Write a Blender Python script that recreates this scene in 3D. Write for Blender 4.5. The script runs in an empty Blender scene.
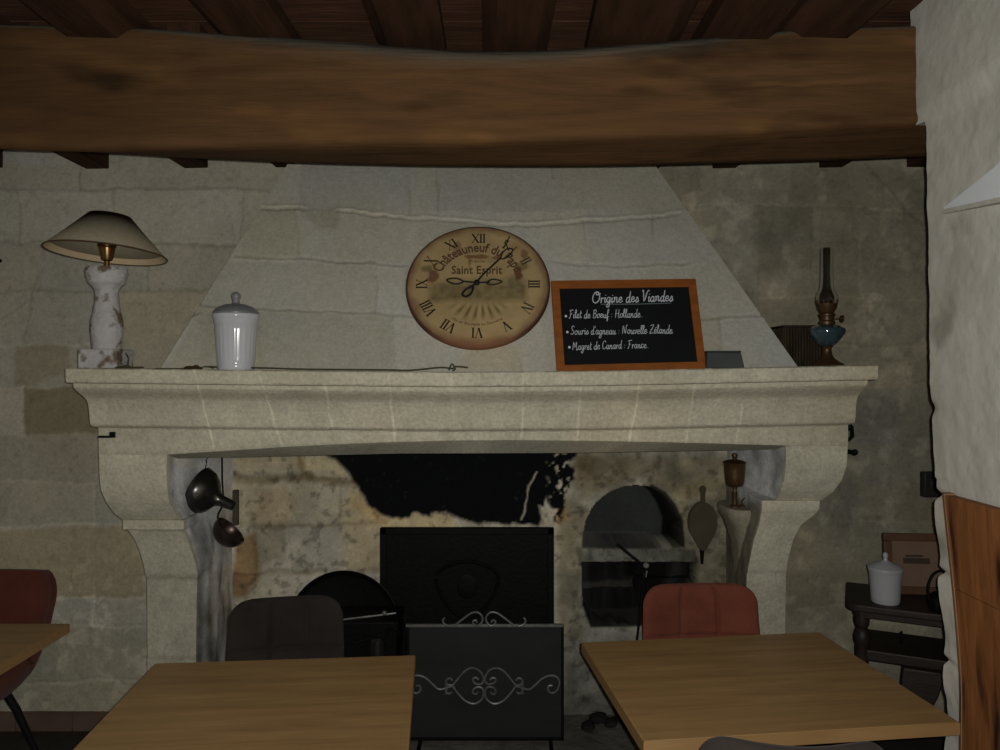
import bpy, math, random
import numpy as np
from mathutils import Vector, Matrix

random.seed(7)
S = bpy.context.scene
COL = S.collection
F = 750.0          # focal length in pixels of a 1000x750 frame
H = 1.66           # eye height
HY = 370.0         # horizon row
WALL = 3.46        # distance of the chimney wall
HB = 3.52          # back of the hearth


def W(px, py, d):
    return Vector(((px - 500) * d / F, d, H + (HY - py) * d / F))


# ------------------------------------------------------------------ geometry
class Geo:
    def __init__(self):
        self.v, self.f = [], []

    def add(self, vs, fs, M=None):
        o = len(self.v)
        for p in vs:
            p = Vector(p)
            self.v.append(M @ p if M is not None else p)
        self.f += [[i + o for i in f] for f in fs]
        return self

    def box(self, a, b, M=None):
        (x0, y0, z0), (x1, y1, z1) = a, b
        vs = [(x0, y0, z0), (x1, y0, z0), (x1, y1, z0), (x0, y1, z0),
              (x0, y0, z1), (x1, y0, z1), (x1, y1, z1), (x0, y1, z1)]
        return self.add(vs, [(0, 3, 2, 1), (4, 5, 6, 7), (0, 1, 5, 4), (1, 2, 6, 5), (2, 3, 7, 6), (3, 0, 4, 7)], M)

    def lathe(self, prof, n=32, M=None, wob=0.0, rnd=None):
        vs, fs = [], []
        m = len(prof)
        for i, (r, z) in enumerate(prof):
            for k in range(n):
                a = 2 * math.pi * k / n
                rr = r
                if wob:
                    rr = r * (1 + wob * (rnd.random() - .5))
                vs.append((rr * math.cos(a), rr * math.sin(a), z))
        for i in range(m - 1):
            for k in range(n):
                k2 = (k + 1) % n
                fs.append((i * n + k, i * n + k2, (i + 1) * n + k2, (i + 1) * n + k))
        if prof[0][0] > 1e-6:
            fs.append(tuple(reversed(range(n))))
        if prof[-1][0] > 1e-6:
            fs.append(tuple((m - 1) * n + k for k in range(n)))
        return self.add(vs, fs, M)

    def tube(self, pts, r, n=8, M=None, closed=False):
        pts = [Vector(p) for p in pts]
        m = len(pts)
        rs = r if isinstance(r, (list, tuple)) else [r] * m
        vs, fs = [], []
        prev = None
        for i, p in enumerate(pts):
            if closed:
                t = pts[(i + 1) % m] - pts[(i - 1) % m]
            else:
                t = pts[min(i + 1, m - 1)] - pts[max(i - 1, 0)]
            t = t.normalized() if t.length > 1e-9 else Vector((0, 0, 1))
            if prev is None:
                u = t.orthogonal().normalized()
            else:
                u = prev - t * prev.dot(t)
                u = u.normalized() if u.length > 1e-6 else t.orthogonal().normalized()
            prev = u
            w = t.cross(u)
            for k in range(n):
                a = 2 * math.pi * k / n
                vs.append(p + (u * math.cos(a) + w * math.sin(a)) * rs[i])
        for i in range(m if closed else m - 1):
            j = (i + 1) % m
            for k in range(n):
                k2 = (k + 1) % n
                fs.append((i * n + k, i * n + k2, j * n + k2, j * n + k))
        if not closed:
            fs.append(tuple(reversed(range(n))))
            fs.append(tuple((m - 1) * n + k for k in range(n)))
        return self.add(vs, fs, M)

    def loft(self, rings, M=None, cap=True):
        n = len(rings[0])
        vs = [p for r in rings for p in r]
        fs = []
        for i in range(len(rings) - 1):
            for k in range(n):
                k2 = (k + 1) % n
                fs.append((i * n + k, i * n + k2, (i + 1) * n + k2, (i + 1) * n + k))
        if cap:
            fs.append(tuple(reversed(range(n))))
            fs.append(tuple((len(rings) - 1) * n + k for k in range(n)))
        return self.add(vs, fs, M)

    def prism(self, poly, y0, y1, M=None):
        """poly: list of (x, z); extruded along y"""
        return self.loft([[(x, y0, z) for x, z in poly], [(x, y1, z) for x, z in poly]], M)

    def sphere(self, c, r, n=16, M=None, sc=(1, 1, 1)):
        prof = [(r * math.sin(math.pi * i / n), -r * math.cos(math.pi * i / n)) for i in range(n + 1)]
        prof[0] = (0, -r); prof[-1] = (0, r)
        T = Matrix.Translation(c) @ Matrix.Diagonal((*sc, 1))
        return self.lathe(prof, 2 * n, (M @ T) if M is not None else T)


def spline(pts, sub=6, closed=False):
    pts = [Vector(p) for p in pts]
    out = []
    n = len(pts)
    for i in range(n if closed else n - 1):
        p0 = pts[(i - 1) % n] if closed or i > 0 else pts[0]
        p1, p2 = pts[i], pts[(i + 1) % n]
        p3 = pts[(i + 2) % n] if closed or i + 2 < n else pts[-1]
        for s in range(sub):
            t = s / sub
            out.append(0.5 * ((2 * p1) + (-p0 + p2) * t + (2 * p0 - 5 * p1 + 4 * p2 - p3) * t * t
                              + (-p0 + 3 * p1 - 3 * p2 + p3) * t ** 3))
    if not closed:
        out.append(pts[-1])
    return out


def set_attr(me, cols):
    ca = me.color_attributes.new('Col', 'FLOAT_COLOR', 'POINT')
    a = np.ones((len(me.vertices), 4), dtype=np.float32)
    a[:, :3] = cols
    ca.data.foreach_set('color', a.ravel())


def make_mesh(name, geo, smooth=35):
    me = bpy.data.meshes.new(name)
    me.from_pydata([tuple(p) for p in geo.v], [], geo.f)
    me.validate()
    if smooth:
        me.polygons.foreach_set('use_smooth', [True] * len(me.polygons))
        me.set_sharp_from_angle(angle=math.radians(smooth))
    me.update()
    return me


def tag(o, label=None, cat=None, group=None, kind=None):
    if label: o['label'] = label
    if cat: o['category'] = cat
    if group: o['group'] = group
    if kind: o['kind'] = kind
    return o


def thing(name, label, cat, loc=(0, 0, 0), rz=0, group=None):
    o = bpy.data.objects.new(name, None)
    o.empty_display_size = .05
    COL.objects.link(o)
    o.location = loc
    o.rotation_euler = (0, 0, rz)
    return tag(o, label, cat, group)


def obj(name, geo, mat, parent=None, world=False, bevel=0, smooth=35, cols=None, loc=None, label=None):
    """one mesh object; world=True: geometry is in world space, re-expressed under its (unrotated) parent"""
    off = None
    if world and parent is not None:
        p = parent
        off = Vector((0, 0, 0))
        while p is not None:
            off += Vector(p.location)
            p = p.parent
    elif loc is not None:
        off = Vector(loc)
    if off is not None:
        geo.v = [Vector(p) - off for p in geo.v]
    me = make_mesh(name, geo, smooth)
    if cols is not None:
        set_attr(me, cols)
    o = bpy.data.objects.new(name, me)
    COL.objects.link(o)
    me.materials.append(mat)
    if parent is not None:
        o.parent = parent
    elif loc is not None:
        o.location = loc
    if bevel:
        b = o.modifiers.new('bevel', 'BEVEL')
        b.width = bevel; b.segments = 3; b.limit_method = 'ANGLE'; b.angle_limit = math.radians(40)
        b.harden_normals = False
    if label: o['label'] = label
    return o


# ------------------------------------------------------------------ noise
_rng = np.random.RandomState(3)
_LAT = _rng.rand(128, 128)


def vnoise(x, y, sc, oct=3, seed=0):
    out = np.zeros_like(x); amp = 1; tot = 0
    for o in range(oct):
        u = x * sc + 17.3 * (seed + o); v = y * sc + 9.1 * (seed * 3 + o)
        i = np.floor(u).astype(int); j = np.floor(v).astype(int)
        fu = u - i; fv = v - j
        fu = fu * fu * (3 - 2 * fu); fv = fv * fv * (3 - 2 * fv)
        a = _LAT[i % 128, j % 128]; b = _LAT[(i + 1) % 128, j % 128]
        c = _LAT[i % 128, (j + 1) % 128]; d = _LAT[(i + 1) % 128, (j + 1) % 128]
        out += amp * ((a * (1 - fu) + b * fu) * (1 - fv) + (c * (1 - fu) + d * fu) * fv)
        tot += amp; amp *= .5; sc *= 2.03
    return out / tot * 2 - 1


def polydist(px, py, line):
    d = np.full(px.shape, 1e9)
    for (x0, y0), (x1, y1) in zip(line[:-1], line[1:]):
        dx, dy = x1 - x0, y1 - y0
        L = dx * dx + dy * dy + 1e-9
        t = np.clip(((px - x0) * dx + (py - y0) * dy) / L, 0, 1)
        d = np.minimum(d, np.hypot(px - x0 - t * dx, py - y0 - t * dy))
    return d


def inpoly(px, py, poly):
    r = np.zeros(px.shape, bool)
    n = len(poly)
    for i in range(n):
        x0, y0 = poly[i]; x1, y1 = poly[(i + 1) % n]
        c = ((y0 > py) != (y1 > py)) & (px < (x1 - x0) * (py - y0) / (y1 - y0 + 1e-12) + x0)
        r ^= c
    return r


def softpoly(px, py, poly, soft):
    """1 inside, 0 outside, a ragged ramp of the given width"""
    d = polydist(px, py, list(poly) + [poly[0]])
    s = np.where(inpoly(px, py, poly), d, -d)
    return np.clip(s / soft + .5, 0, 1)


# ------------------------------------------------------------------ materials
def srgb(r, g, b):
    f = lambda c: (c / 255) / 12.92 if c / 255 <= .04045 else ((c / 255 + .055) / 1.055) ** 2.4
    return (f(r), f(g), f(b))


ADJ = {'joist_wood': (.36, .25), 'ceiling_board_wood': (.52, .28), 'oak_table': (.93, .08), 'oak_edge': (.72, .12), 'black_metal': (.5, 0), 'blackened_iron': (.26, 0),
       'screen_mesh': (.6, .3), 'red_velvet': (.52, .12), 'maroon_velvet': (.46, .1), 'taupe_velvet': (.28, .2), 'grey_brown_velvet': (.36, .2), 'dark_stained_wood': (.55, .2),
       'white_china': (.52, .3), 'white_glaze': (.9, .3), 'grey_glaze': (.72, .2), 'flaking_paint': (.72, .3), 'linen_shade': (1.25, .3), 'shade_lining': (1.15, .25),
       'red_brown_wood': (.74, .02), 'worn_wood_edge': (.7, .3), 'orange_wood': (.72, .0), 'chalkboard': (.5, 0), 'clock_print': (1.02, .30), 'clock_ink': (.7, .3), 'clock_lettering': (.62, .25),
       'clock_grey_numeral': (.5, .2), 'clock_hand_iron': (.6, 0), 'blue_glass': (.34, .35), 'tarnished_brass': (.55, .10), 'brown_wicker': (.42, .2), 'grey_slate_box': (.42, 0),
       'aged_brass': (.7, .2), 'dusty_leather': (.6, .1), 'dark_copper': (.8, .1), 'dark_tin': (.8, .1), 'brown_frame': (.5, .2), 'old_print': (.42, .2), 'print_ink': (.4, 0),
       'terracotta_skirting': (.75, .4), 'dark_floor_tile': (.5, .1), 'wrought_steel': (.8, 0), 'chalk': (.8, 0), 'faint_chalk': (.6, 0), 'ash_stone': (.95, 0), 'old_beam_wood': (.50, 0),
       'white_plaster': (.80, .35), 'dark_grey_plastic': (.5, 0), 'pale_knob': (.6, 0)}


def pm(name, c1, c2=None, scale=8, detail=5, stretch=(1, 1, 1), rough=.7, metal=0, bump=.0, bscale=None,
       attr=False, amount=.5, spec=.5, c3=None, scale3=2.0, thr3=.55, dist=0.0, coat=0, sheen=0, trans=0, ior=1.45):
    if name in ADJ:
        k, ds = ADJ[name]
        def fx(c):
            if c is None: return None
            l = .3 * c[0] + .6 * c[1] + .1 * c[2]
            return tuple((q * (1 - ds) + l * ds) * k for q in c)
        c1, c2, c3 = fx(c1), fx(c2), fx(c3)
    m = bpy.data.materials.new(name)
    m.use_nodes = True
    nt = m.node_tree
    N, L = nt.nodes, nt.links
    bs = N['Principled BSDF']
    tc = N.new('ShaderNodeTexCoord')
    mp = N.new('ShaderNodeMapping'); mp.inputs['Scale'].default_value = stretch
    L.new(tc.outputs['Object'], mp.inputs['Vector'])
    nz = N.new('ShaderNodeTexNoise')
    nz.inputs['Scale'].default_value = scale; nz.inputs['Detail'].default_value = detail
    nz.inputs['Roughness'].default_value = .6; nz.inputs['Distortion'].default_value = dist
    L.new(mp.outputs[0], nz.inputs['Vector'])
    rp = N.new('ShaderNodeValToRGB')
    c2 = c2 or c1
    rp.color_ramp.elements[0].position = .5 - .5 * amount; rp.color_ramp.elements[0].color = (*c1, 1)
    rp.color_ramp.elements[1].position = .5 + .5 * amount; rp.color_ramp.elements[1].color = (*c2, 1)
    L.new(nz.outputs['Fac'], rp.inputs['Fac'])
    out = rp.outputs['Color']
    if c3 is not None:
        n3 = N.new('ShaderNodeTexNoise'); n3.inputs['Scale'].default_value = scale3; n3.inputs['Detail'].default_value = 6
        L.new(mp.outputs[0], n3.inputs['Vector'])
        r3 = N.new('ShaderNodeValToRGB')
        r3.color_ramp.elements[0].position = thr3; r3.color_ramp.elements[0].color = (0, 0, 0, 1)
        r3.color_ramp.elements[1].position = thr3 + .08; r3.color_ramp.elements[1].color = (1, 1, 1, 1)
        L.new(n3.outputs['Fac'], r3.inputs['Fac'])
        mx = N.new('ShaderNodeMix'); mx.data_type = 'RGBA'
        L.new(r3.outputs['Color'], mx.inputs['Factor'])
        L.new(out, mx.inputs['A']); mx.inputs['B'].default_value = (*c3, 1)
        out = mx.outputs['Result']
    if attr:
        at = N.new('ShaderNodeVertexColor'); at.layer_name = 'Col'
        mx = N.new('ShaderNodeMix'); mx.data_type = 'RGBA'; mx.blend_type = 'MULTIPLY'
        mx.inputs['Factor'].default_value = 1
        L.new(at.outputs['Color'], mx.inputs['A']); L.new(out, mx.inputs['B'])
        out = mx.outputs['Result']
    L.new(out, bs.inputs['Base Color'])
    bs.inputs['Roughness'].default_value = rough
    bs.inputs['Metallic'].default_value = metal
    bs.inputs['Specular IOR Level'].default_value = spec
    bs.inputs['Coat Weight'].default_value = coat
    bs.inputs['Coat Roughness'].default_value = .1
    bs.inputs['Sheen Weight'].default_value = sheen
    bs.inputs['Transmission Weight'].default_value = trans
    bs.inputs['IOR'].default_value = ior
    if bump:
        bn = N.new('ShaderNodeTexNoise'); bn.inputs['Scale'].default_value = bscale or scale * 3
        bn.inputs['Detail'].default_value = 6
        L.new(mp.outputs[0], bn.inputs['Vector'])
        bu = N.new('ShaderNodeBump'); bu.inputs['Strength'].default_value = bump; bu.inputs['Distance'].default_value = .01
        L.new(bn.outputs['Fac'], bu.inputs['Height'])
        L.new(bu.outputs[0], bs.inputs['Normal'])
    return m


G = lambda v: (v, v, v)
M_STONE = pm('limestone', G(.80), G(1.18), scale=90, detail=8, attr=True, rough=.95, spec=.12, bump=.16, bscale=110, amount=.6)
M_MANTEL = pm('dressed_limestone', G(.70), G(1.22), scale=75, detail=8, attr=True, rough=.92, spec=.15, bump=.35, bscale=120, amount=.6)
M_PLASTER = pm('white_plaster', srgb(196, 192, 174), srgb(222, 218, 200), scale=6, detail=8, c3=srgb(176, 170, 150), scale3=3.2, thr3=.60, rough=.95, spec=.1, bump=.22, bscale=30, amount=.6)
M_BEAM = pm('old_beam_wood', G(.55), G(1.5), scale=5, detail=9, stretch=(.35, 2.2, 3.2), attr=True, rough=.85, spec=.15, bump=.35, bscale=26, amount=.6, dist=.6)
M_JOIST = pm('joist_wood', srgb(74, 45, 26), srgb(120, 74, 40), scale=6, detail=8, stretch=(4, .5, 3), rough=.85, spec=.12, bump=.4, bscale=20)
M_BOARD = pm('ceiling_board_wood', srgb(84, 48, 28), srgb(128, 78, 44), scale=6, detail=8, stretch=(.6, 4, 3), rough=.85, spec=.12, bump=.4, bscale=20)
M_OAK = pm('oak_table', srgb(118, 88, 46), srgb(172, 136, 82), scale=4, detail=9, stretch=(.6, 6, 6), rough=.45, spec=.35, bump=.06, bscale=60, amount=.7, dist=.4)
M_OAKEDGE = pm('oak_edge', srgb(150, 112, 62), srgb(176, 136, 80), scale=7, detail=8, stretch=(.7, 7, 7), rough=.5, spec=.3, amount=.7)
M_BLACK = pm('black_metal', srgb(22, 22, 23), srgb(32, 32, 33), scale=30, rough=.5, metal=0, spec=.4)
M_IRON = pm('blackened_iron', srgb(15, 17, 17), srgb(28, 30, 29), scale=9, detail=8, rough=.6, metal=.0, spec=.16, bump=.2, bscale=60)
M_SCREEN = pm('screen_mesh', srgb(36, 38, 36), srgb(54, 56, 53), scale=3, detail=6, stretch=(.6, 1, 2.6), rough=.6, spec=.3, bump=.3, bscale=350)
M_STEEL = pm('wrought_steel', srgb(96, 97, 94), srgb(140, 140, 136), scale=30, rough=.45, metal=.4, spec=.5)
M_TIN = pm('dark_tin', srgb(72, 70, 66), srgb(104, 100, 94), scale=12, detail=6, rough=.26, metal=.85, bump=.05, bscale=40)
M_COPPER = pm('dark_copper', srgb(82, 52, 44), srgb(84, 82, 78), scale=6, detail=6, rough=.32, metal=.75, bump=.05, bscale=40)
M_BRASS = pm('aged_brass', srgb(120, 84, 36), srgb(158, 118, 58), scale=12, rough=.3, metal=.9)
M_DBRASS = pm('tarnished_brass', srgb(92, 64, 34), srgb(124, 92, 52), scale=14, rough=.4, metal=.5, bump=.1, bscale=50)
M_SHADE = pm('linen_shade', srgb(128, 116, 88), srgb(142, 130, 100), scale=60, detail=4, rough=.95, spec=.05, bump=.1, bscale=300)
M_SHADEIN = pm('shade_lining', srgb(190, 162, 118), srgb(204, 176, 132), scale=20, rough=.95, spec=.05)
M_FLAKE = pm('flaking_paint', srgb(196, 192, 190), srgb(226, 222, 220), scale=14, detail=8, rough=.85, spec=.2, bump=.8, bscale=40,
             c3=srgb(132, 108, 78), scale3=13, thr3=.53)
M_CERAMIC = pm('white_glaze', srgb(196, 198, 204), srgb(208, 210, 216), scale=5, rough=.14, spec=.55)
M_LID = pm('grey_glaze', srgb(128, 130, 136), srgb(150, 152, 158), scale=8, rough=.3, spec=.5)
M_JARWHITE = pm('white_china', srgb(205, 206, 212), srgb(216, 217, 222), scale=5, rough=.3, spec=.5)
M_SLATE = pm('chalkboard', srgb(16, 18, 21), srgb(28, 31, 34), scale=5, detail=8, rough=.75, spec=.25)
M_FRAME = pm('orange_wood', srgb(140, 78, 30), srgb(176, 104, 46), scale=9, detail=6, stretch=(1, 4, 4), rough=.5, spec=.3)
M_CHALK = pm('chalk', srgb(206, 212, 220), srgb(236, 240, 246), scale=90, rough=.95, spec=.05)
M_CHALKDIM = pm('faint_chalk', srgb(120, 138, 140), srgb(140, 155, 158), scale=90, rough=.95, spec=.05)
M_CLOCK = pm('clock_print', G(.85), G(1.12), scale=14, detail=8, attr=True, rough=.7, spec=.2)
M_CLOCKINK = pm('clock_ink', srgb(52, 44, 34), srgb(66, 56, 44), scale=30, rough=.8, spec=.15)
M_CLOCKTXT = pm('clock_lettering', srgb(118, 84, 48), srgb(134, 98, 60), scale=30, rough=.8, spec=.15)
M_CLOCKGREY = pm('clock_grey_numeral', srgb(88, 84, 74), srgb(104, 98, 86), scale=30, rough=.8, spec=.15)
M_HAND = pm('clock_hand_iron', srgb(38, 36, 34), srgb(52, 50, 46), scale=30, rough=.5, spec=.3)
M_DARKWOOD = pm('dark_stained_wood', srgb(44, 34, 27), srgb(66, 51, 39), scale=8, detail=6, stretch=(1, 3, 3), rough=.5, spec=.3, bump=.1, bscale=40)
M_WICKER = pm('brown_wicker', srgb(50, 42, 28), srgb(104, 88, 56), scale=30, detail=5, stretch=(1, 1, .3), rough=.8, spec=.15, bump=.4, bscale=60)
M_GREYBOX = pm('grey_slate_box', srgb(84, 90, 90), srgb(104, 110, 108), scale=14, rough=.6, spec=.3)
M_BLUEGLASS = pm('blue_glass', srgb(58, 100, 118), srgb(84, 132, 150), scale=8, rough=.08, spec=.8, coat=.6)
M_CLEAR = pm('clear_glass', G(.95), G(1.0), scale=4, rough=.02, trans=1.0, ior=1.3)
M_RED = pm('red_velvet', srgb(138, 70, 50), srgb(166, 88, 64), scale=10, detail=8, rough=.9, spec=.1, sheen=.08, bump=.12, bscale=200)
M_BRICKRED = pm('maroon_velvet', srgb(124, 62, 46), srgb(146, 76, 58), scale=9, detail=8, rough=.9, spec=.1, sheen=.08, bump=.12, bscale=200)
M_TAUPE = pm('taupe_velvet', srgb(74, 64, 60), srgb(96, 84, 78), scale=9, detail=8, rough=.9, spec=.1, sheen=.08, bump=.12, bscale=200)
M_GREYVEL = pm('grey_brown_velvet', srgb(84, 72, 66), srgb(104, 92, 84), scale=9, detail=8, rough=.9, spec=.1, sheen=.08, bump=.12, bscale=200)
M_PANEL = pm('red_brown_wood', srgb(96, 56, 28), srgb(184, 118, 66), scale=6, detail=9, stretch=(3, 3, .45), rough=.65, spec=.25, bump=.2, bscale=26,
             amount=.65, c3=srgb(58, 36, 26), scale3=4, thr3=.60, dist=1.2)
M_PANELEDGE = pm('worn_wood_edge', srgb(148, 106, 60), srgb(186, 142, 88), scale=8, detail=8, stretch=(2, 2, .5), rough=.7, spec=.2, bump=.2)
M_FLOOR = pm('dark_floor_tile', srgb(64, 58, 52), srgb(92, 86, 78), scale=4, detail=8, rough=.7, spec=.25, bump=.15, bscale=24)
M_TILE = pm('terracotta_skirting', srgb(112, 76, 56), srgb(140, 102, 80), scale=4, detail=7, rough=.7, spec=.25, bump=.15, bscale=30)
M_ASH = pm('ash_stone', srgb(78, 76, 70), srgb(120, 118, 108), scale=9, detail=9, rough=.95, spec=.1, bump=.7, bscale=30)
M_GILT = pm('brown_frame', srgb(104, 66, 38), srgb(134, 90, 54), scale=10, detail=5, rough=.5, spec=.3)
M_PAPER = pm('old_print', srgb(160, 124, 98), srgb(178, 142, 114), scale=7, detail=6, rough=.8, spec=.1)
M_INK = pm('print_ink', srgb(92, 78, 66), srgb(112, 96, 82), scale=40, rough=.8, spec=.1)
M_LEATHER = pm('dusty_leather', srgb(92, 84, 66), srgb(108, 100, 80), scale=9, detail=7, rough=.8, spec=.15, bump=.2, bscale=40)
M_CABLE = pm('olive_cable', srgb(60, 56, 38), srgb(82, 78, 54), scale=30, rough=.6, spec=.3)
M_WHITE = pm('white_paint', srgb(222, 226, 230), srgb(232, 236, 240), scale=5, rough=.9, spec=.1)
M_SWITCH = pm('dark_grey_plastic', srgb(54, 54, 52), srgb(66, 66, 63), scale=20, rough=.5, spec=.3)
M_KNOB = pm('pale_knob', srgb(140, 138, 130), srgb(165, 162, 152), scale=20, rough=.5, spec=.3)
M_LOG = pm('charred_log', srgb(24, 23, 22), srgb(52, 50, 47), scale=12, detail=8, stretch=(1, 1, 1), rough=.95, spec=.1, bump=.8, bscale=40)

# base stone colours
C_WALL = np.array(srgb(182, 177, 161))
C_HOOD = np.array(srgb(188, 184, 169))
C_MANTEL = np.array(srgb(193, 188, 167))


# ------------------------------------------------------------------ stone reliefs
def relief(name, P, nrm, base, joints, patches, mat, parent=None, amp=.004, mask=None, depth=None, seed=0, blot=.10,
           warp=2.2, extra=None, blocks=None, tone=.10, label=None, kind=None):
    """P: (nv,nu,3) grid of points; joints: (line, width, colour mult, depth); patches: (poly, rgb mult, soft)"""
    nv, nu, _ = P.shape
    X, Y, Z = P[..., 0], P[..., 1], P[..., 2]
    px = 500 + F * X / Y
    py = HY - F * (Z - H) / Y
    su = X + .7 * Y
    wx = px + warp * vnoise(su, Z, 9, 3, seed + 1) * 1.6 + warp * .5 * vnoise(su, Z, 45, 2, seed + 5)
    wy = py + warp * vnoise(su, Z, 9, 3, seed + 2) * 1.6 + warp * .5 * vnoise(su, Z, 45, 2, seed + 6)
    col = np.ones((nv, nu, 3)) * base
    b = vnoise(su, Z, 3.0, 5, seed + 3)
    b2 = vnoise(su, Z, 11, 4, seed + 4)
    col *= (1 + blot * b + blot * .8 * b2)[..., None]
    warm = vnoise(su, Z, 2.2, 4, seed + 9)
    col[..., 0] *= 1 + .04 * warm
    col[..., 2] *= 1 - .07 * warm
    h = amp * (vnoise(su, Z, 5, 4, seed + 7) + .35 * vnoise(su, Z, 40, 3, seed + 8))
    grain = vnoise(su, Z, 60, 2, seed + 15)
    col *= (1 + .09 * grain)[..., None]
    if blocks is not None:
        rg = np.random.RandomState(seed + 40)
        ys_, vert = blocks
        for r in range(len(ys_) - 1):
            xsn = [-1e4] + list(vert[r]) + [1e4]
            for c in range(len(xsn) - 1):
                inb = (wy >= ys_[r]) & (wy < ys_[r + 1]) & (wx >= xsn[c]) & (wx < xsn[c + 1])
                t_ = 1 + tone * (rg.rand() * 2 - 1); wm = .05 * (rg.rand() * 2 - 1)
                col[inb] *= np.array((t_ * (1 + wm * .5), t_, t_ * (1 - wm)))
    for poly, mul, soft in patches:
        k = softpoly(wx, wy, poly, soft)
        col *= 1 + k[..., None] * (np.array(mul) - 1)
    for line, w, mul, dp in joints:
        d = polydist(wx, wy, line)
        wl = w * (1 + .5 * vnoise(su, Z, 14, 2, seed + 11))
        k = np.clip(1.25 - d / np.maximum(wl, .3), 0, 1)
        # joints fade in and out where the mortar is flush
        k *= np.clip(.95 + .5 * vnoise(su, Z, 5, 2, seed + 13), .55, 1)
        col *= 1 + k[..., None] * (np.array(mul) - 1)
        h -= dp * k
    if extra is not None:
        col, h = extra(px, py, wx, wy, su, Z, col, h)
    Q = P + h[..., None] * (nrm if isinstance(nrm, np.ndarray) and nrm.ndim == 3 else np.array(nrm))
    g = Geo()
    idx = np.arange(nv * nu).reshape(nv, nu)
    quads = np.stack([idx[:-1, :-1], idx[:-1, 1:], idx[1:, 1:], idx[1:, :-1]], -1)
    if mask is not None:
        keep = ~mask[:-1, :-1]
        quads = quads[keep]
    quads = quads.reshape(-1, 4)
    me = bpy.data.meshes.new(name)
    Vv = Q.reshape(-1, 3)
    if parent is not None:
        Vv = Vv - np.array(parent.location)
    me.from_pydata(Vv.tolist(), [], quads.tolist())
    me.polygons.foreach_set('use_smooth', [True] * len(me.polygons))
    me.update()
    set_attr(me, np.clip(col, 0.002, .95).reshape(-1, 3))
    o = bpy.data.objects.new(name, me)
    COL.objects.link(o)
    me.materials.append(mat)
    if parent is not None: o.parent = parent
    if label: o['label'] = label
    if kind: o['kind'] = kind
    return o


DK = (.72, .72, .70)
LT = (1.16, 1.16, 1.14)
BRN = (1.02, .90, .72)

# ---- back wall (both sides of the chimney) ----
xs = np.arange(-2.75, 2.35, .0075)
zs = np.arange(-.02, 2.76, .0075)
GX, GZ = np.meshgrid(xs, zs)
P = np.stack([GX, np.full_like(GX, WALL), GZ], -1)
msk = (GX > -1.29) & (GX < 1.10) & (GZ < 1.50)
wj = []
for ln in [[(-60, 191), (0, 190), (110, 189), (190, 188), (275, 190)], [(-60, 243), (40, 241), (150, 244), (237, 245)],
           [(-60, 296), (12, 292), (60, 289), (110, 292), (207, 291)], [(-60, 350), (16, 346), (95, 345)],
           [(24, 387), (95, 386)], [(24, 434), (98, 433)], [(-60, 484), (10, 482), (97, 481)], [(-60, 529), (15, 527), (60, 524), (128, 524)],
           [(-60, 600), (75, 598), (145, 598)], [(-60, 625), (70, 626), (145, 626)], [(-60, 684), (50, 682), (145, 680)]]:
    wj.append((ln, 2.0, (.76, .76, .76) if ln[0][1] < 300 else (1.2, 1.2, 1.2), .004))
for ln in [[(80, 165), (80, 190)], [(111, 190), (112, 242)], [(242, 190), (240, 246)], [(147, 245), (147, 291)], [(24, 387), (25, 434)],
           [(94, 481), (94, 525)], [(11, 481), (10, 526)], [(93, 578), (94, 626)], [(30, 296), (26, 346)], [(60, 626), (60, 682)], [(18, 191), (20, 242)]]:
    wj.append((ln, 1.8, (.80, .80, .79) if ln[0][1] < 300 else (1.18, 1.18, 1.18), .003))
for ln in [[(660, 206), (760, 204), (830, 206), (925, 212)], [(690, 297), (760, 299), (830, 296), (925, 300)], [(740, 345), (925, 348)],
           [(850, 437), (940, 440)], [(840, 520), (940, 523)], [(790, 608), (850, 604)], [(757, 204), (757, 272)], [(815, 206), (812, 270)],
           [(860, 240), (862, 297)], [(700, 206), (702, 297)], [(868, 300), (868, 346)]]:
    wj.append((ln, 1.6, (1.14, 1.14, 1.12), .003))
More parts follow.
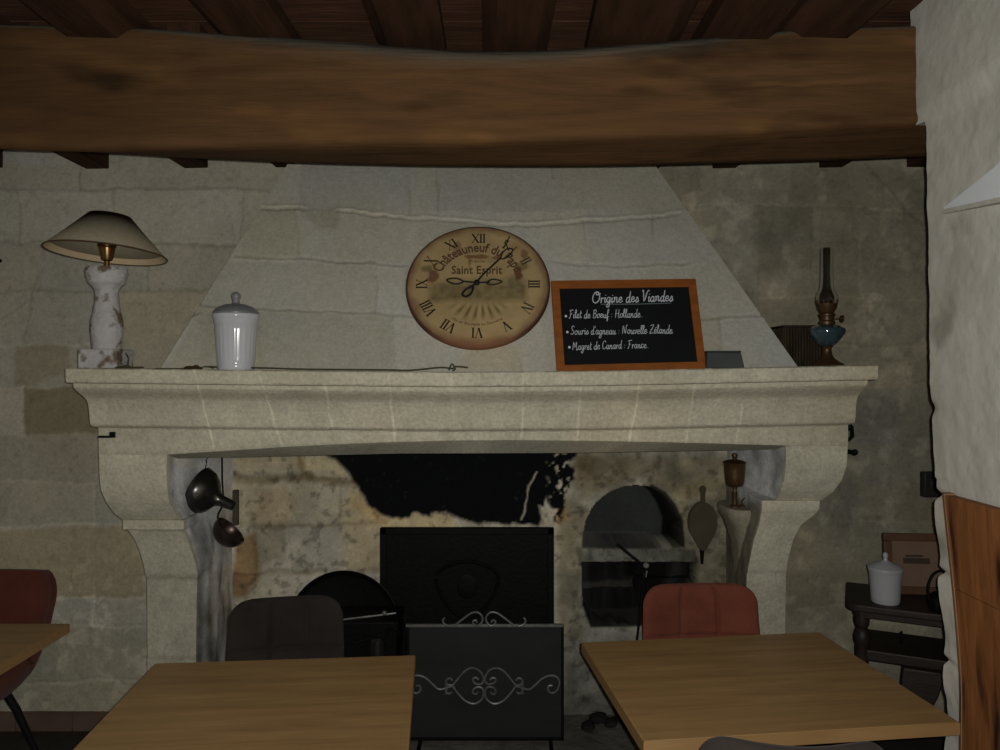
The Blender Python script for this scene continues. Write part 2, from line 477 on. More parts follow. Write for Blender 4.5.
# a slanting line of old render high up on the right, and one at the far left
wj.append(([(868, 166), (905, 205), (925, 226)], 1.6, (.8, .8, .8), .003))
wj.append(([(40, 268), (28, 300), (0, 322)], 1.6, (.86, .86, .86), .003))
wp = [([(24, 387), (96, 387), (97, 434), (24, 434)], (.70, .64, .50), 4),
      ([(10, 528), (125, 526), (140, 560), (146, 598), (-40, 600), (-40, 530)], (.90, .83, .70), 5),
      ([(16, 346), (70, 346), (72, 372), (24, 386), (16, 386)], (.82, .80, .70), 4),
      ([(108, 291), (207, 291), (165, 368), (110, 368)], (.90, .89, .82), 4),
      ([(0, 165), (80, 165), (80, 189), (0, 189)], (.92, .90, .84), 3),
      ([(-60, 434), (96, 434), (96, 524), (-60, 524)], (.90, .89, .84), 4),
      ([(-80, 626), (146, 626), (146, 720), (-80, 720)], (.88, .87, .80), 6),
      ([(640, 160), (960, 160), (960, 800), (640, 800)], (.62, .60, .54), 20),
      ([(755, 205), (815, 207), (815, 272), (790, 268), (757, 275)], (.84, .84, .82), 4),
      ([(815, 240), (861, 240), (861, 296), (816, 290)], (.90, .89, .86), 4),
      ([(690, 205), (755, 200), (750, 275), (700, 300), (690, 260)], (1.14, 1.14, 1.16), 10),
      ([(752, 250), (800, 255), (790, 300), (752, 305)], (1.18, 1.18, 1.18), 12),
      ([(884, 362), (912, 366), (912, 392), (900, 412), (888, 398), (876, 384)], (1.32, 1.32, 1.3), 5),
      ([(853, 408), (862, 390), (878, 388), (895, 395), (900, 440), (860, 448), (850, 440)], (.90, .92, .98), 5),
      ([(820, 420), (935, 420), (935, 520), (810, 520)], (.93, .93, .93), 8),
      ([(860, 322), (884, 318), (890, 338), (864, 342)], (1.2, 1.2, 1.2), 7),
      ([(850, 600), (930, 600), (930, 632), (850, 630)], (1.18, 1.18, 1.14), 10)]
# rows of courses get their own tone
def wall_extra(px, py, wx, wy, su, Z, col, h):
    low = np.clip((py - 540) / 40, 0, 1) * np.clip((300 - px) / 50, 0, 1)
    cr = np.clip((vnoise(su, Z, 24, 4, 301) - .12) * 5, 0, 1) * np.clip(.6 + vnoise(su, Z, 5, 2, 302), 0, 1)
    col = col * (1 + (.30 * cr * low)[..., None])
    right = np.clip((px - 640) / 40, 0, 1)
    m = vnoise(su, Z, 9, 5, 303)
    col = col * (1 + (.26 * m * right)[..., None])
    cr2 = np.clip((vnoise(su, Z, 13, 4, 304) - .22) * 5, 0, 1)
    col = col * (1 + (.28 * cr2 * right)[..., None])
    pit = np.clip((vnoise(su, Z, 40, 3, 305) - .30) * 5, 0, 1)
    col = col * (1 - (.12 * pit)[..., None])
    return np.clip(col, .004, 1), h + .002 * cr * low - .0015 * pit
wall = relief('wall_back', P, np.array((0, -1, 0)), C_WALL, wj, wp, M_STONE, extra=wall_extra, amp=.0025, mask=msk, seed=1, blot=.10, tone=.11, blocks=([-900, 190, 243, 291, 346, 387, 434, 482, 526, 598, 626, 682, 900],
              [[18, 80, 270, 700, 790, 868], [20, 111, 242, 702, 757, 815], [40, 147, 690, 757, 815, 861], [30, 108, 690, 760, 868], [15, 95, 880], [24, 97, 870], [60, 860], [11, 94, 860], [-30, 70, 840], [93, 850], [60, 850], [40, 850]]), kind='structure')

# ---- the fireplace: one built thing with its parts ----
fire = thing('fireplace', 'large pale limestone fireplace with moulded mantel shelf, corbels and sloping chimney hood', 'fireplace', (-.15, 3.1, 0))

# hood
HS = .51
def hood_y(z): return 2.93 + HS * (z - H)
def hood_pt(px, py):
    d = 2.93 / (1 - HS * (HY - py) / F)
    return W(px, py, d)
bl, br = hood_pt(155, 377), hood_pt(805, 377)
tl, tr = hood_pt(287, 165), hood_pt(655, 165)
k = (2.70 - bl.z) / (tl.z - bl.z)
tl = bl + (tl - bl) * k; tr = br + (tr - br) * k
nu, nv = 300, 190
U, V = np.meshgrid(np.linspace(0, 1, nu), np.linspace(0, 1, nv))
A = lambda v: np.array(v)
P = ((1 - V)[..., None] * ((1 - U)[..., None] * A(bl) + U[..., None] * A(br)) + V[..., None] * ((1 - U)[..., None] * A(tl) + U[..., None] * A(tr)))
hj = []
for ln in [[(262, 206), (300, 206), (306, 207)], [(337, 209), (370, 213), (405, 215)], [(405, 216), (445, 219), (500, 223), (538, 222), (600, 219), (680, 211)]]:
    hj.append((ln, 1.9, (1.14, 1.14, 1.12), -.004))
    hj.append(([(a, b + 2.6) for a, b in ln], 1.1, (.66, .66, .64), .005))
for ln in [[(235, 256), (282, 258), (300, 257), (345, 262), (405, 266)], [(200, 304), (256, 308), (386, 314), (410, 317), (460, 320)],
           [(690, 262), (620, 268), (555, 262)], [(700, 318), (770, 316)], [(200, 312), (165, 330)]]:
    hj.append((ln, 1.8, (.78, .78, .77), .004))
    hj.append(([(a, b + 2.5) for a, b in ln], 1.5, (1.1, 1.1, 1.1), -.001))
for ln in [[(436, 172), (439, 190), (437, 216)], [(410, 190), (410, 214)], [(296, 208), (297, 256)], [(377, 275), (376, 314)], [(393, 316), (396, 372)],
           [(521, 352), (522, 372)], [(652, 214), (653, 238)], [(256, 308), (260, 368)], [(552, 166), (554, 178)], [(585, 222), (588, 268)], [(720, 318), (724, 368)]]:
    hj.append((ln, 1.3, (.80, .80, .78), .004))
hp = [([(296, 208), (340, 208), (338, 230), (318, 228), (306, 214)], (.84, .83, .78), 4),
      ([(245, 205), (296, 207), (296, 256), (240, 258)], (.90, .89, .82), 4),
      ([(256, 309), (392, 316), (394, 372), (258, 370)], (.92, .92, .86), 4),
      ([(165, 372), (200, 306), (256, 309), (260, 372)], (.94, .93, .87), 4),
      ([(340, 214), (405, 217), (408, 266), (340, 262)], (.94, .94, .96), 5),
      ([(470, 340), (520, 345), (520, 372), (460, 372)], (1.0, .93, .82), 8),
      ([(690, 200), (830, 380), (640, 380), (640, 200)], (.93, .93, .92), 30),
      ([(420, 222), (470, 226), (430, 240), (412, 262)], (.92, .92, .88), 6)]
hood = relief('hood', P, np.array((0, -1 / math.hypot(1, HS), HS / math.hypot(1, HS))), C_HOOD, hj, hp, M_STONE, fire, amp=.0012, seed=5, blot=.055, tone=.075, blocks=([-900, 211, 262, 315, 900], [[300, 410, 437, 553], [244, 297, 340, 588, 653], [261, 377, 408, 560, 640], [200, 257, 394, 521, 660, 722]]), warp=1.6)
g = Geo()
vs = [bl, tl, (tl.x, WALL + .03, tl.z), (bl.x, WALL + .03, bl.z), br, tr, (tr.x, WALL + .03, tr.z), (br.x, WALL + .03, br.z)]
g.add(vs, [(0, 1, 2, 3), (4, 7, 6, 5), (1, 5, 6, 2), (0, 3, 7, 4)])
obj('hood_side', g, M_STONE, fire, world=True, smooth=0, cols=np.ones((8, 3)) * C_HOOD * .9)

# entablature (shelf mouldings + frieze) -------------------------------------------------
def sag(x):          # the shelf dips a little in the middle
    px = 500 + F * x / 2.75
    return np.interp(px, [60, 250, 450, 600, 880], [.006, -.002, -.009, -.005, .017])
LEV = [(369.5, 66, 878, 2.722), (370.6, 65.5, 878, 2.717), (382.5, 65.7, 878, 2.716), (384, 67, 876, 2.72), (384.8, 73, 868, 2.748),
       (389, 73.6, 867, 2.75), (392, 76, 865, 2.762), (396, 81, 861, 2.788), (400, 85.5, 858, 2.81), (405, 88, 856.5, 2.822),
       (412, 89, 856, 2.832), (420, 89.6, 855.6, 2.838), (426, 90.4, 855, 2.842), (428, 92, 853, 2.85), (428.8, 97.5, 848.5, 2.876),
       (430, 98.5, 848, 2.88), (437, 98.5, 848, 2.88)]
def zof(py, y): return H + (HY - py) * y / F
def arch_py(px):     # lower edge of the frieze: a very flat arch
    return np.interp(px, [99, 168, 230, 300, 380, 450, 520, 600, 700, 786, 848],
                     [454, 454.5, 450.5, 446, 442.5, 440.5, 440, 441, 443, 445.5, 446])
NX = 560
def row(py, pl, pr, y, zfun=None):
    xl, xr = (pl - 500) * y / F, (pr - 500) * y / F
    x = np.linspace(xl, xr, NX)
    z = np.full(NX, zof(py, y)) if zfun is None else zfun(x)
    return x, y, z + (sag(x) if zfun is None else 0), xl, xr
rows = []
def push(py, pl, pr, y, zfun=None):
    x, y, z, xl, xr = row(py, pl, pr, y, zfun)
    jitter = .0012 * vnoise(x, np.full(NX, py * .1), 30, 3, 4)
    front = np.stack([x, y + jitter, z], -1)
    left = np.stack([np.full(8, xl), np.linspace(WALL + .02, y, 8, endpoint=False), np.full(8, z[0])], -1)
    right = np.stack([np.full(8, xr), np.linspace(y, WALL + .02, 9)[1:], np.full(8, z[-1])], -1)
    rows.append(np.concatenate([left, front, right]))
for (a, b) in zip(LEV[:-1], LEV[1:]):
    n = max(1, int(abs(a[0] - b[0]) / 1.5))
    for i in range(n):
        t = i / n
        push(*[a[q] + (b[q] - a[q]) * t for q in range(4)])
push(*LEV[-1])
zb = lambda x: zof(arch_py(500 + F * x / 2.88), 2.88)
ztop = rows[-1][8:8 + NX, 2]
for t in (.33, .66, 1.0):
    push(450, 98.5, 848, 2.88, lambda x: ztop * (1 - t) + zb(x) * t)
zc = lambda x: np.minimum(zof(np.interp(500 + F * x / 2.97, [160, 400, 560, 800], [459, 453.5, 453, 449]), 2.97), zb(x) - .004)
for t in (.25, .5, .75, 1.0):
    xr_ = rows[-1]
    push(450, 98.5, 848, 2.88 + .09 * t, lambda x: zb(x) * (1 - t) + zc(x) * t)
R = np.array(rows)
n_r, n_c, _ = R.shape
pxx = 500 + F * R[..., 0] / R[..., 1]; pyy = HY - F * (R[..., 2] - H) / R[..., 1]
su = R[..., 0] + R[..., 1] * .6; sz = R[..., 2]
col = np.ones((n_r, n_c, 3)) * C_MANTEL
col *= (1 + .13 * vnoise(su, sz, 4, 4, 21) + .13 * vnoise(su, sz, 18, 4, 22))[..., None]
pk = np.clip(vnoise(su, sz, 2.5, 3, 25) * 1.4, 0, 1)[..., None]
col *= 1 + pk * (np.array((1.02, .95, .89)) - 1)
for a, b in [((194, 368), (214, 448)), ((258, 370), (282, 446)), ((322, 372), (333, 430)), ((388, 374), (395, 441)), ((451, 375), (455, 437)),
             ((524, 375), (521, 438)), ((582, 380), (576, 443)), ((640, 382), (629, 443)), ((695, 384), (686, 444)), ((742, 405), (736, 444))]:
    d = polydist(pxx + 1.2 * vnoise(su, sz, 20, 2, 23), pyy, [a, b])
    kk = np.clip(1.5 - d / .9, 0, 1) * np.clip(.6 + .8 * vnoise(su, sz, 9, 2, 24), .15, 1)
    col *= (1 + .42 * kk)[..., None]
# fine dark creases under the mouldings: dirt caught in the steps
for yy, w in ((385, 1.2), (428.6, 1.0)):
    pass
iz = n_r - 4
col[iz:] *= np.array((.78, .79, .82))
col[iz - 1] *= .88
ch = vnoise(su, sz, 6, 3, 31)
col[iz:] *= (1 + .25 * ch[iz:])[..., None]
g = Geo()
V_ = R.reshape(-1, 3)
ii = np.arange(n_r * n_c).reshape(n_r, n_c)
fs = np.stack([ii[:-1, :-1], ii[1:, :-1], ii[1:, 1:], ii[:-1, 1:]], -1).reshape(-1, 4).tolist()
vs = V_.tolist()
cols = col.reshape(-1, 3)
# shelf top: first row back to the wall
base = len(vs)
top = rows[0].copy()
vs += [[p[0], WALL + .02, p[2]] for p in top]
cols = np.concatenate([cols, np.ones((n_c, 3)) * C_MANTEL * .85])
for i in range(n_c - 1):
    fs.append([ii[0, i], ii[0, i + 1], base + i + 1, base + i])
# underside back to the corbels / rear face
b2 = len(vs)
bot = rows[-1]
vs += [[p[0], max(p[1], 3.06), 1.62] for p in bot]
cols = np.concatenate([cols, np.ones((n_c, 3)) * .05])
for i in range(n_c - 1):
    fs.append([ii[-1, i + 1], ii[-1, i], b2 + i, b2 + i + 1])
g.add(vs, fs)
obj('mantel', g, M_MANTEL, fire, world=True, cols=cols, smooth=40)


def shelf_z(px, d):
    x = (px - 500) * d / F
    return zof(369.5, 2.722) + float(sag(np.array([x]))[0])


# corbels and piers ---------------------------------------------------------------------
def corbel(name, lev, inner_back_x, side, seed):
    """lev: (py, outer px, inner px, y) from the frieze down; side -1 left, +1 right"""
    NF, NS = 34, 16
    L = []
    lv = []
    for a, b in zip(lev[:-1], lev[1:]):
        n = max(1, int(abs(zof(a[0], a[3]) - zof(b[0], b[3])) / .012))
        for i in range(n):
            t = i / n
            lv.append([a[q] + (b[q] - a[q]) * t for q in range(4)])
    lv.append(list(lev[-1]))
    for py, po, pi, y in lv:
        z = zof(py, y)
        xo, xi = (po - 500) * y / F, (pi - 500) * y / F
        f = np.stack([np.linspace(xo, xi, NF), np.full(NF, y), np.full(NF, z)], -1)
        t = np.linspace(0, 1, NS + 1)[1:]
        s = np.stack([xi + (inner_back_x - xi) * t, y + (HB + .01 - y) * t, np.full(NS, z)], -1)
        o = np.stack([np.full(5, xo), np.linspace(WALL + .03, y, 5, endpoint=False), np.full(5, z)], -1)
        L.append(np.concatenate([o, f, s]))
    R = np.array(L)
    nr, nc, _ = R.shape
    su = R[..., 0] + R[..., 1] * .8; sz = R[..., 2]
    n1 = vnoise(su, sz, 5, 4, seed)
    R[:, 5:5 + NF, 1] += .004 * vnoise(su, sz, 9, 4, seed + 2)[:, 5:5 + NF]
    ks = np.linspace(0, 1, NS)
    R[:, 5 + NF:, 0] += side * (.014 * vnoise(R[..., 1], sz, 7, 4, seed + 3)[:, 5 + NF:]) * np.sin(ks * math.pi)[None] 
    col = np.ones((nr, nc, 3)) * C_MANTEL * (1 + .18 * n1 + .16 * vnoise(su, sz, 20, 4, seed + 1))[..., None]
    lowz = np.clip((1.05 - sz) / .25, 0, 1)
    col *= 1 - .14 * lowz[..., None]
    # inner cheek: grey limewash over soot stained stone
    ins = np.zeros((nr, nc)); ins[:, 5 + NF:] = 1
    grey = np.array(srgb(214, 214, 214)) * 1.25
    soot = np.clip(.22 + 1.35 * vnoise(R[..., 1], sz * .35, 15, 5, seed + 6) + .8 * np.clip(1.0 - sz, -.2, 1), 0, 1)
    incol = grey * (1 - .80 * soot)[..., None] * (1 + .25 * vnoise(R[..., 1], sz, 20, 4, seed + 14))[..., None]
    brn = np.clip(vnoise(R[..., 1], sz * .5, 9, 4, seed + 16) * 2 + 1.2 * (.95 - sz), 0, 1)[..., None]
    incol = incol * (1 + brn * (np.array((.92, .84, .70)) - 1))
    if side > 0:
        kz = np.clip((1.14 - sz + .06 * vnoise(R[..., 1], sz, 9, 3, seed + 12)) / .05, 0, 1)[..., None]
        incol = incol * (1 - kz) + kz * np.array(srgb(172, 166, 146)) * (.62 + .35 * vnoise(R[..., 1], sz, 14, 4, seed + 13))[..., None]
    col = np.where(ins[..., None] > 0, incol, col)
    pxx = 500 + F * R[..., 0] / R[..., 1]; pyy = HY - F * (sz - H) / R[..., 1]
    js = [(455, 1.0, .86), (577, 1.2, .66), (658, 1.2, .8)] if side < 0 else [(446, 1.0, .9), (572, 1.2, .8)]
    for jy, w, m in js:
        kk = np.clip(1.3 - np.abs(pyy - jy + 1.0 * vnoise(su, sz, 14, 2, seed + 8)) / w, 0, 1) * (1 - ins)
        col *= (1 + (m - 1) * kk)[..., None]
    ii = np.arange(nr * nc).reshape(nr, nc)
    fs = np.stack([ii[:-1, :-1], ii[1:, :-1], ii[1:, 1:], ii[:-1, 1:]], -1).reshape(-1, 4).tolist()
    if side > 0:
        fs = [f[::-1] for f in fs]
    fs.append([int(q) for q in (ii[0] if side < 0 else ii[0][::-1])])
    g = Geo().add(R.reshape(-1, 3).tolist(), fs)
    return obj(name, g, M_MANTEL, fire, world=True, cols=np.clip(col, .004, .95).reshape(-1, 3), smooth=40)


LL = [(450, 98.6, 167, 2.882), (475, 99.5, 166.5, 2.885), (490, 101, 167.5, 2.892), (502, 106, 169.5, 2.912), (512, 113, 175, 2.94), (519.5, 122, 182, 2.972),
      (520.2, 123, 184, 2.955), (529.5, 123, 184, 2.956), (530.2, 128, 184, 2.966), (540, 135, 188, 2.985), (552, 140, 192, 3.0), (565, 143.5, 196, 3.014),
      (576, 146, 198, 3.02), (578, 147, 197, 3.026), (655, 147.5, 196, 3.026), (658, 147, 196, 3.027)]
LL_floor = 370 + (H + .01) * F / 3.03
LL.append((LL_floor, 147, 196, 3.03))
RR = [(443, 848, 786, 2.882), (465, 847, 786, 2.886), (480, 842, 784, 2.9), (492, 833, 780, 2.93), (500, 822, 777, 2.965), (500.6, 820, 762, 2.952),
      (509, 819, 762, 2.953), (515, 814, 761, 2.966), (525, 801, 759, 2.986), (540, 793, 754, 3.0), (560, 788, 750, 3.014), (575, 786, 747, 3.02),
      (640, 785, 745, 3.026)]
RR.append((LL_floor, 785, 744, 3.03))
corbel('pier', LL, -1.256, -1, 41)
corbel('pier', RR, 1.062, 1, 61)

# hearth back -----------------------------------------------------------------------------
xs = np.arange(-1.34, 1.13, .0062)
zs = np.arange(0.0, 1.66, .0062)
GX, GZ = np.meshgrid(xs, zs)
P = np.stack([GX, np.full_like(GX, HB), GZ], -1)
SOOT = [(320, 420), (322, 455), (336, 461), (349, 474), (357, 489), (365, 498), (370, 508), (386, 516), (400, 518), (430, 514), (445, 512), (462, 520), (500, 523),
        (520, 524), (526, 521), (540, 528), (560, 522), (566, 500), (573, 478), (571, 452), (571, 420)]
STAR = [(537, 504), (543, 506), (546, 499), (550, 507), (557, 509), (553, 517), (556, 527), (538, 528), (541, 516)]
NICHE = [(584, 546), (584, 535), (588, 518), (596, 504), (608, 494), (622, 488), (636, 486), (650, 488), (662, 495), (672, 506), (679, 520), (680, 534), (680, 546)]
PIT = [(582, 562), (698, 562), (698, 582), (690, 620), (640, 624), (592, 625), (584, 604)]
def hb_extra(px, py, wx, wy, su, Z, col, h):
    n = vnoise(su, Z, 26, 3, 71)
    n2 = vnoise(su, Z, 7, 4, 72)
    mot = vnoise(su, Z, 17, 5, 81)
    rt = np.clip((px - 540) / 40, 0, 1)
    col = col * (1 + ((.22 + .30 * rt) * mot)[..., None])
    chip = np.clip((vnoise(su, Z, 30, 4, 82) - .26) * 6, 0, 1)
    col = col * (1 - (.38 * chip)[..., None]); h = h - .003 * chip
    peel = np.clip((vnoise(su, Z, 12, 4, 83) - .24) * 7, 0, 1) * (.35 + .3 * rt)
    col = col * (1 + (.30 * peel)[..., None]); h = h + .003 * peel
    s = np.clip(softpoly(px + 6 * n + 3 * n2, py + 6 * n + 3 * n2, SOOT, 3), 0, 1)
    s = s * (1 - softpoly(px + 3 * n, py + 3 * n, STAR, 2)) * (1 - .75 * np.clip(1.3 - polydist(px + 2 * n, py, [(537, 473), (529, 486), (526, 505), (521, 520)]) / 1.2, 0, 1))
    s = s * (1 - np.clip((vnoise(su, Z, 55, 2, 79) - .25) * 5, 0, 1) * np.clip((px - 545) / 14, 0, 1))
    fl = np.clip((vnoise(su, Z, 60, 2, 73) - .62) * 5, 0, 1) * .6
    black = np.array((.006, .0065, .0075))[None, None] * (1 + 5 * fl)[..., None]
    col = col * (1 - s[..., None]) + black * s[..., None]
    h = h - .016 * s
    # raw plaster edge under the soot
    rim = softpoly(wx + 4 * n, wy + 4 * n, [(352, 470), (376, 505), (400, 512), (445, 508), (456, 524), (440, 531), (385, 531), (372, 522), (350, 500)], 6) * (1 - s)
    col *= 1 + rim[..., None] * (np.array((1.10, .98, .78)) - 1)
    # oven mouth
    k = softpoly(px, py, NICHE, 1.2)
    h = h - .26 * np.minimum(1, k * 1.0)
    col = col * (1 - k[..., None]) + k[..., None] * np.array(srgb(62, 65, 63)) * (1 + .25 * n2)[..., None]
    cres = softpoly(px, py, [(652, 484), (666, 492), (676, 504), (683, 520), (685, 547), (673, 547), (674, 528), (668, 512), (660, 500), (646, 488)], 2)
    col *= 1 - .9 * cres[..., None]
    # ash pit
    k2 = softpoly(px + .6 * n, py + .6 * n, PIT, .8)
    h = h - .20 * k2 * (1 - .4 * softpoly(wx, wy, [(640, 555), (700, 555), (700, 585), (640, 585)], 6))
    sp = np.clip(.5 + 1.2 * vnoise(px * .02, py * .002, 3, 4, 77), 0, 1)
    col = col * (1 - k2[..., None]) + k2[..., None] * (np.array((.007, .0065, .006)) + .022 * (sp ** 3)[..., None])
    led = softpoly(wx, wy, [(582, 590), (640, 586), (640, 597), (584, 600)], 4) * k2
    col += led[..., None] * np.array((.03, .028, .022)); h += .06 * led
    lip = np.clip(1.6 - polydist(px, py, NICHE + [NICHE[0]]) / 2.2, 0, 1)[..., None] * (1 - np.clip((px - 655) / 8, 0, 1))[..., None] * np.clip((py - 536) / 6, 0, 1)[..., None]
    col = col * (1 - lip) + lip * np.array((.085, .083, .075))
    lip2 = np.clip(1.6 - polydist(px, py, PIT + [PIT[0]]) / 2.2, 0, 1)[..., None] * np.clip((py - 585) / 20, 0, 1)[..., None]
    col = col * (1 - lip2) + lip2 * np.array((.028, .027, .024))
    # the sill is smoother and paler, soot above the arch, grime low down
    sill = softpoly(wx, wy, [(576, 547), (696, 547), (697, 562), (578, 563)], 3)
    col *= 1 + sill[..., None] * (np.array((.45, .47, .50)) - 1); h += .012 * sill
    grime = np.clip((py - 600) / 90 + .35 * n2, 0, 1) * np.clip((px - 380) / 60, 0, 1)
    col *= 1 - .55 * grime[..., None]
    return np.clip(col, .004, 1), h
hj2 = [([(230, 476), (260, 479), (300, 477), (325, 481), (385, 480)], 5.0, (.55, .50, .42), .008), ([(250, 528), (300, 525), (385, 524)], 2.5, (.7, .66, .6), .006),
       ([(235, 576), (290, 572), (385, 571)], 3, (.72, .70, .66), .006), ([(300, 455), (303, 470), (310, 478)], 4, (.62, .56, .46), .006), ([(341, 482), (340, 522)], 1.5, (.8, .76, .7), .004),
       ([(572, 515), (586, 512)], 2, (.5, .5, .5), .004)]
hp2 = [([(566, 440), (760, 440), (760, 760), (560, 760)], (.74, .77, .80), 12), ([(258, 490), (285, 486), (300, 505), (285, 522), (255, 518)], (.86, .78, .68), 8), ([(250, 520), (290, 521), (284, 560), (256, 566)], (.66, .64, .60), 6),
       ([(236, 540), (256, 535), (262, 575), (245, 600), (228, 600)], (.62, .46, .32), 6), ([(352, 495), (384, 512), (384, 572), (345, 570), (342, 500)], (1.05, .95, .80), 10),
       ([(236, 455), (335, 455), (345, 475), (300, 470), (238, 472)], (1.10, 1.04, .90), 5), ([(570, 453), (740, 453), (740, 492), (690, 500), (640, 480), (580, 500)], (.62, .56, .47), 12),
       ([(574, 453), (600, 453), (592, 480), (574, 482)], (.8, .72, .64), 8), ([(560, 500), (586, 505), (580, 640), (556, 640)], (.70, .67, .58), 6),
       ([(672, 490), (712, 478), (706, 500), (690, 494), (684, 512), (688, 524), (676, 512)], (1.2, 1.16, .98), 4), ([(680, 505), (735, 490), (735, 640), (680, 640)], (.66, .63, .54), 8),
       ([(556, 500), (564, 500), (570, 520), (557, 527)], (1.25, 1.0, .8), 3)]
C_HB = np.array(srgb(192, 184, 162))
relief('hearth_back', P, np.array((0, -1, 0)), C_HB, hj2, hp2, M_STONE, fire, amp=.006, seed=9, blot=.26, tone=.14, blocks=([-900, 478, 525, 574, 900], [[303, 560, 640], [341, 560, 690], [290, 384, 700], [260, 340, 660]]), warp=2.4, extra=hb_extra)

# hearth floor and the ledge under the brass lamp
g = Geo().box((-1.22, 3.02, .0), (1.0, HB, .045))
obj('hearth_slab', g, M_ASH, fire, world=True, bevel=.01)
lc = W(742, 508, 3.16)
poly = []
rng = random.Random(5)
g = Geo()
rings = []
for (py_, l_, r_, y0_) in ((508, 727, 768, 3.10), (510.5, 725.5, 768, 3.095), (516, 727, 768, 3.10), (526, 733, 768, 3.12), (548, 741, 768, 3.16), (580, 745, 766, 3.20), (625, 746, 764, 3.22)):
    ring = []
    for k_ in range(24):
        a = 2 * math.pi * k_ / 24
        c_, s_ = math.cos(a), math.sin(a)
        c_ = math.copysign(abs(c_) ** .6, c_); s_ = math.copysign(abs(s_) ** .6, s_)
        p_ = W((l_ + r_) / 2 + (r_ - l_) / 2 * c_ + 1.5 * (rng.random() - .5), py_, 3.16)
        ring.append((p_.x, (y0_ + 3.36) / 2 + (3.36 - y0_) / 2 * s_, p_.z))
    rings.append(ring)
g.loft(rings[::-1])
obj('ledge', g, M_MANTEL, fire, world=True, cols=np.ones((len(g.v), 3)) * np.array(srgb(150, 144, 124)), smooth=50)
# iron cramp let into the frieze on the left, and broken hooks at the right end
a = W(99, 437, 2.876); b = W(115, 434.5, 2.876)
g = Geo().box((a.x, 2.868, a.z - .003), (b.x - .016, 2.9, a.z + .005)).box((b.x - .018, 2.868, b.z - .012), (b.x, 2.9, b.z + .010))
obj('iron_cramp', g, M_IRON, fire, world=True, label='small dark iron cramp')
g = Geo()
c = W(848, 427, 2.90); g.tube([c + Vector((-.02, .03, 0)), c + Vector((.012, -.01, 0)), c + Vector((.012, -.012, -.035)), c + Vector((.0, -.005, -.05))], .007)
g.sphere(c + Vector((.002, -.008, 0)), .013, 8)
obj('hook', g, M_IRON, fire, world=True, label='short rusty iron hook')
g = Geo()
c = W(851, 452, 2.90); g.tube([c + Vector((-.03, .03, .004)), c + Vector((.01, -.01, 0))], .008); g.sphere(c + Vector((.01, -.01, 0)), .012, 8)
obj('hook', g, M_IRON, fire, world=True, label='short rusty iron hook')

# ------------------------------------------------------------------ rest of the shell
g = Geo().box((-2.75, -2.5, -.06), (2.4, HB + .3, -.0))
tag(obj('floor', g, M_FLOOR), kind='structure')
g = Geo()
x = -2.75
while x < -1.45:
    x2 = min(x + .262, -1.44)
    g.box((x + .003, WALL - .016, 0), (x2 - .003, WALL + .01, .082))
    x = x2
g.box((-2.75, WALL - .009, 0), (-1.44, WALL + .01, .086))
tag(obj('baseboard_back', g, M_TILE, bevel=.002), kind='structure')
g = Geo().box((-2.8, -2.5, -.05), (-2.74, HB, 2.8))
tag(obj('wall_left', g, M_PLASTER), kind='structure')
g = Geo().box((2.3, -2.5, -.05), (2.36, HB, 2.8))
tag(obj('wall_far_right', g, M_PLASTER), kind='structure')
g = Geo().box((-2.8, HB + .35, -.05), (2.4, HB + .4, 2.8))
tag(obj('wall_outer', g, M_PLASTER), kind='structure')

# right hand pier wall: rough plaster, ragged end towards the chimney
def wr_x(z): return np.interp(z, [0, .8, 1.3, 1.7, 2.25, 2.36, 2.42, 2.8], [1.30, 1.292, 1.262, 1.246, 1.238, 1.236, 1.222, 1.222])
ys = np.concatenate([np.arange(-1.2, 1.6, .05), np.arange(1.6, 2.1801, .006)])
zs = np.arange(0, 2.78, .007)
GY, GZ = np.meshgrid(ys, zs)
notch = .020 * (np.exp(-((GZ - 1.30) / .012) ** 2) + np.exp(-((GZ - 1.075) / .010) ** 2) + .8 * np.exp(-((GZ - .82) / .010) ** 2) + .5 * np.exp(-((GZ - 1.55) / .02) ** 2))
bulge = .006 * np.sin((GZ - 1.075) * 2 * math.pi / .24)
endy = 2.18 + .006 * vnoise(GZ, GZ * 0, 8, 3, 91) + np.where(GZ > 2.38, .06, 0)
yfr = np.clip((GY - 1.9) / .28, 0, 1)
Yw = GY + (endy - 2.18 - notch * .3) * yfr ** 4
Xw = wr_x(GZ) - .01 * vnoise(GY, GZ, 4, 4, 92) * np.clip((2.25 - GY), .2, 1) - .0035 * vnoise(GY, GZ, 16, 4, 93) + (notch * 1.0 + bulge * (GZ < 1.35)) * yfr ** 6
nv, nu = GY.shape
ii = np.arange(nv * nu).reshape(nv, nu)
fs = np.stack([ii[:-1, :-1], ii[1:, :-1], ii[1:, 1:], ii[:-1, 1:]], -1).reshape(-1, 4).tolist()
vs = np.stack([Xw, Yw, GZ], -1).reshape(-1, 3).tolist()
b0 = len(vs)
for j in range(nv):
    vs.append([1.62, float(Yw[j, -1]), float(GZ[j, 0])])
for j in range(nv - 1):
    fs.append([int(ii[j, -1]), int(ii[j + 1, -1]), b0 + j + 1, b0 + j])
g = Geo().add(vs, fs)
g.add([(1.62, 2.18, 0), (1.62, 2.18, 2.78), (1.62, -1.2, 2.78), (1.62, -1.2, 0)], [(0, 3, 2, 1)])
tag(obj('wall_right', g, M_PLASTER, smooth=50), kind='structure')

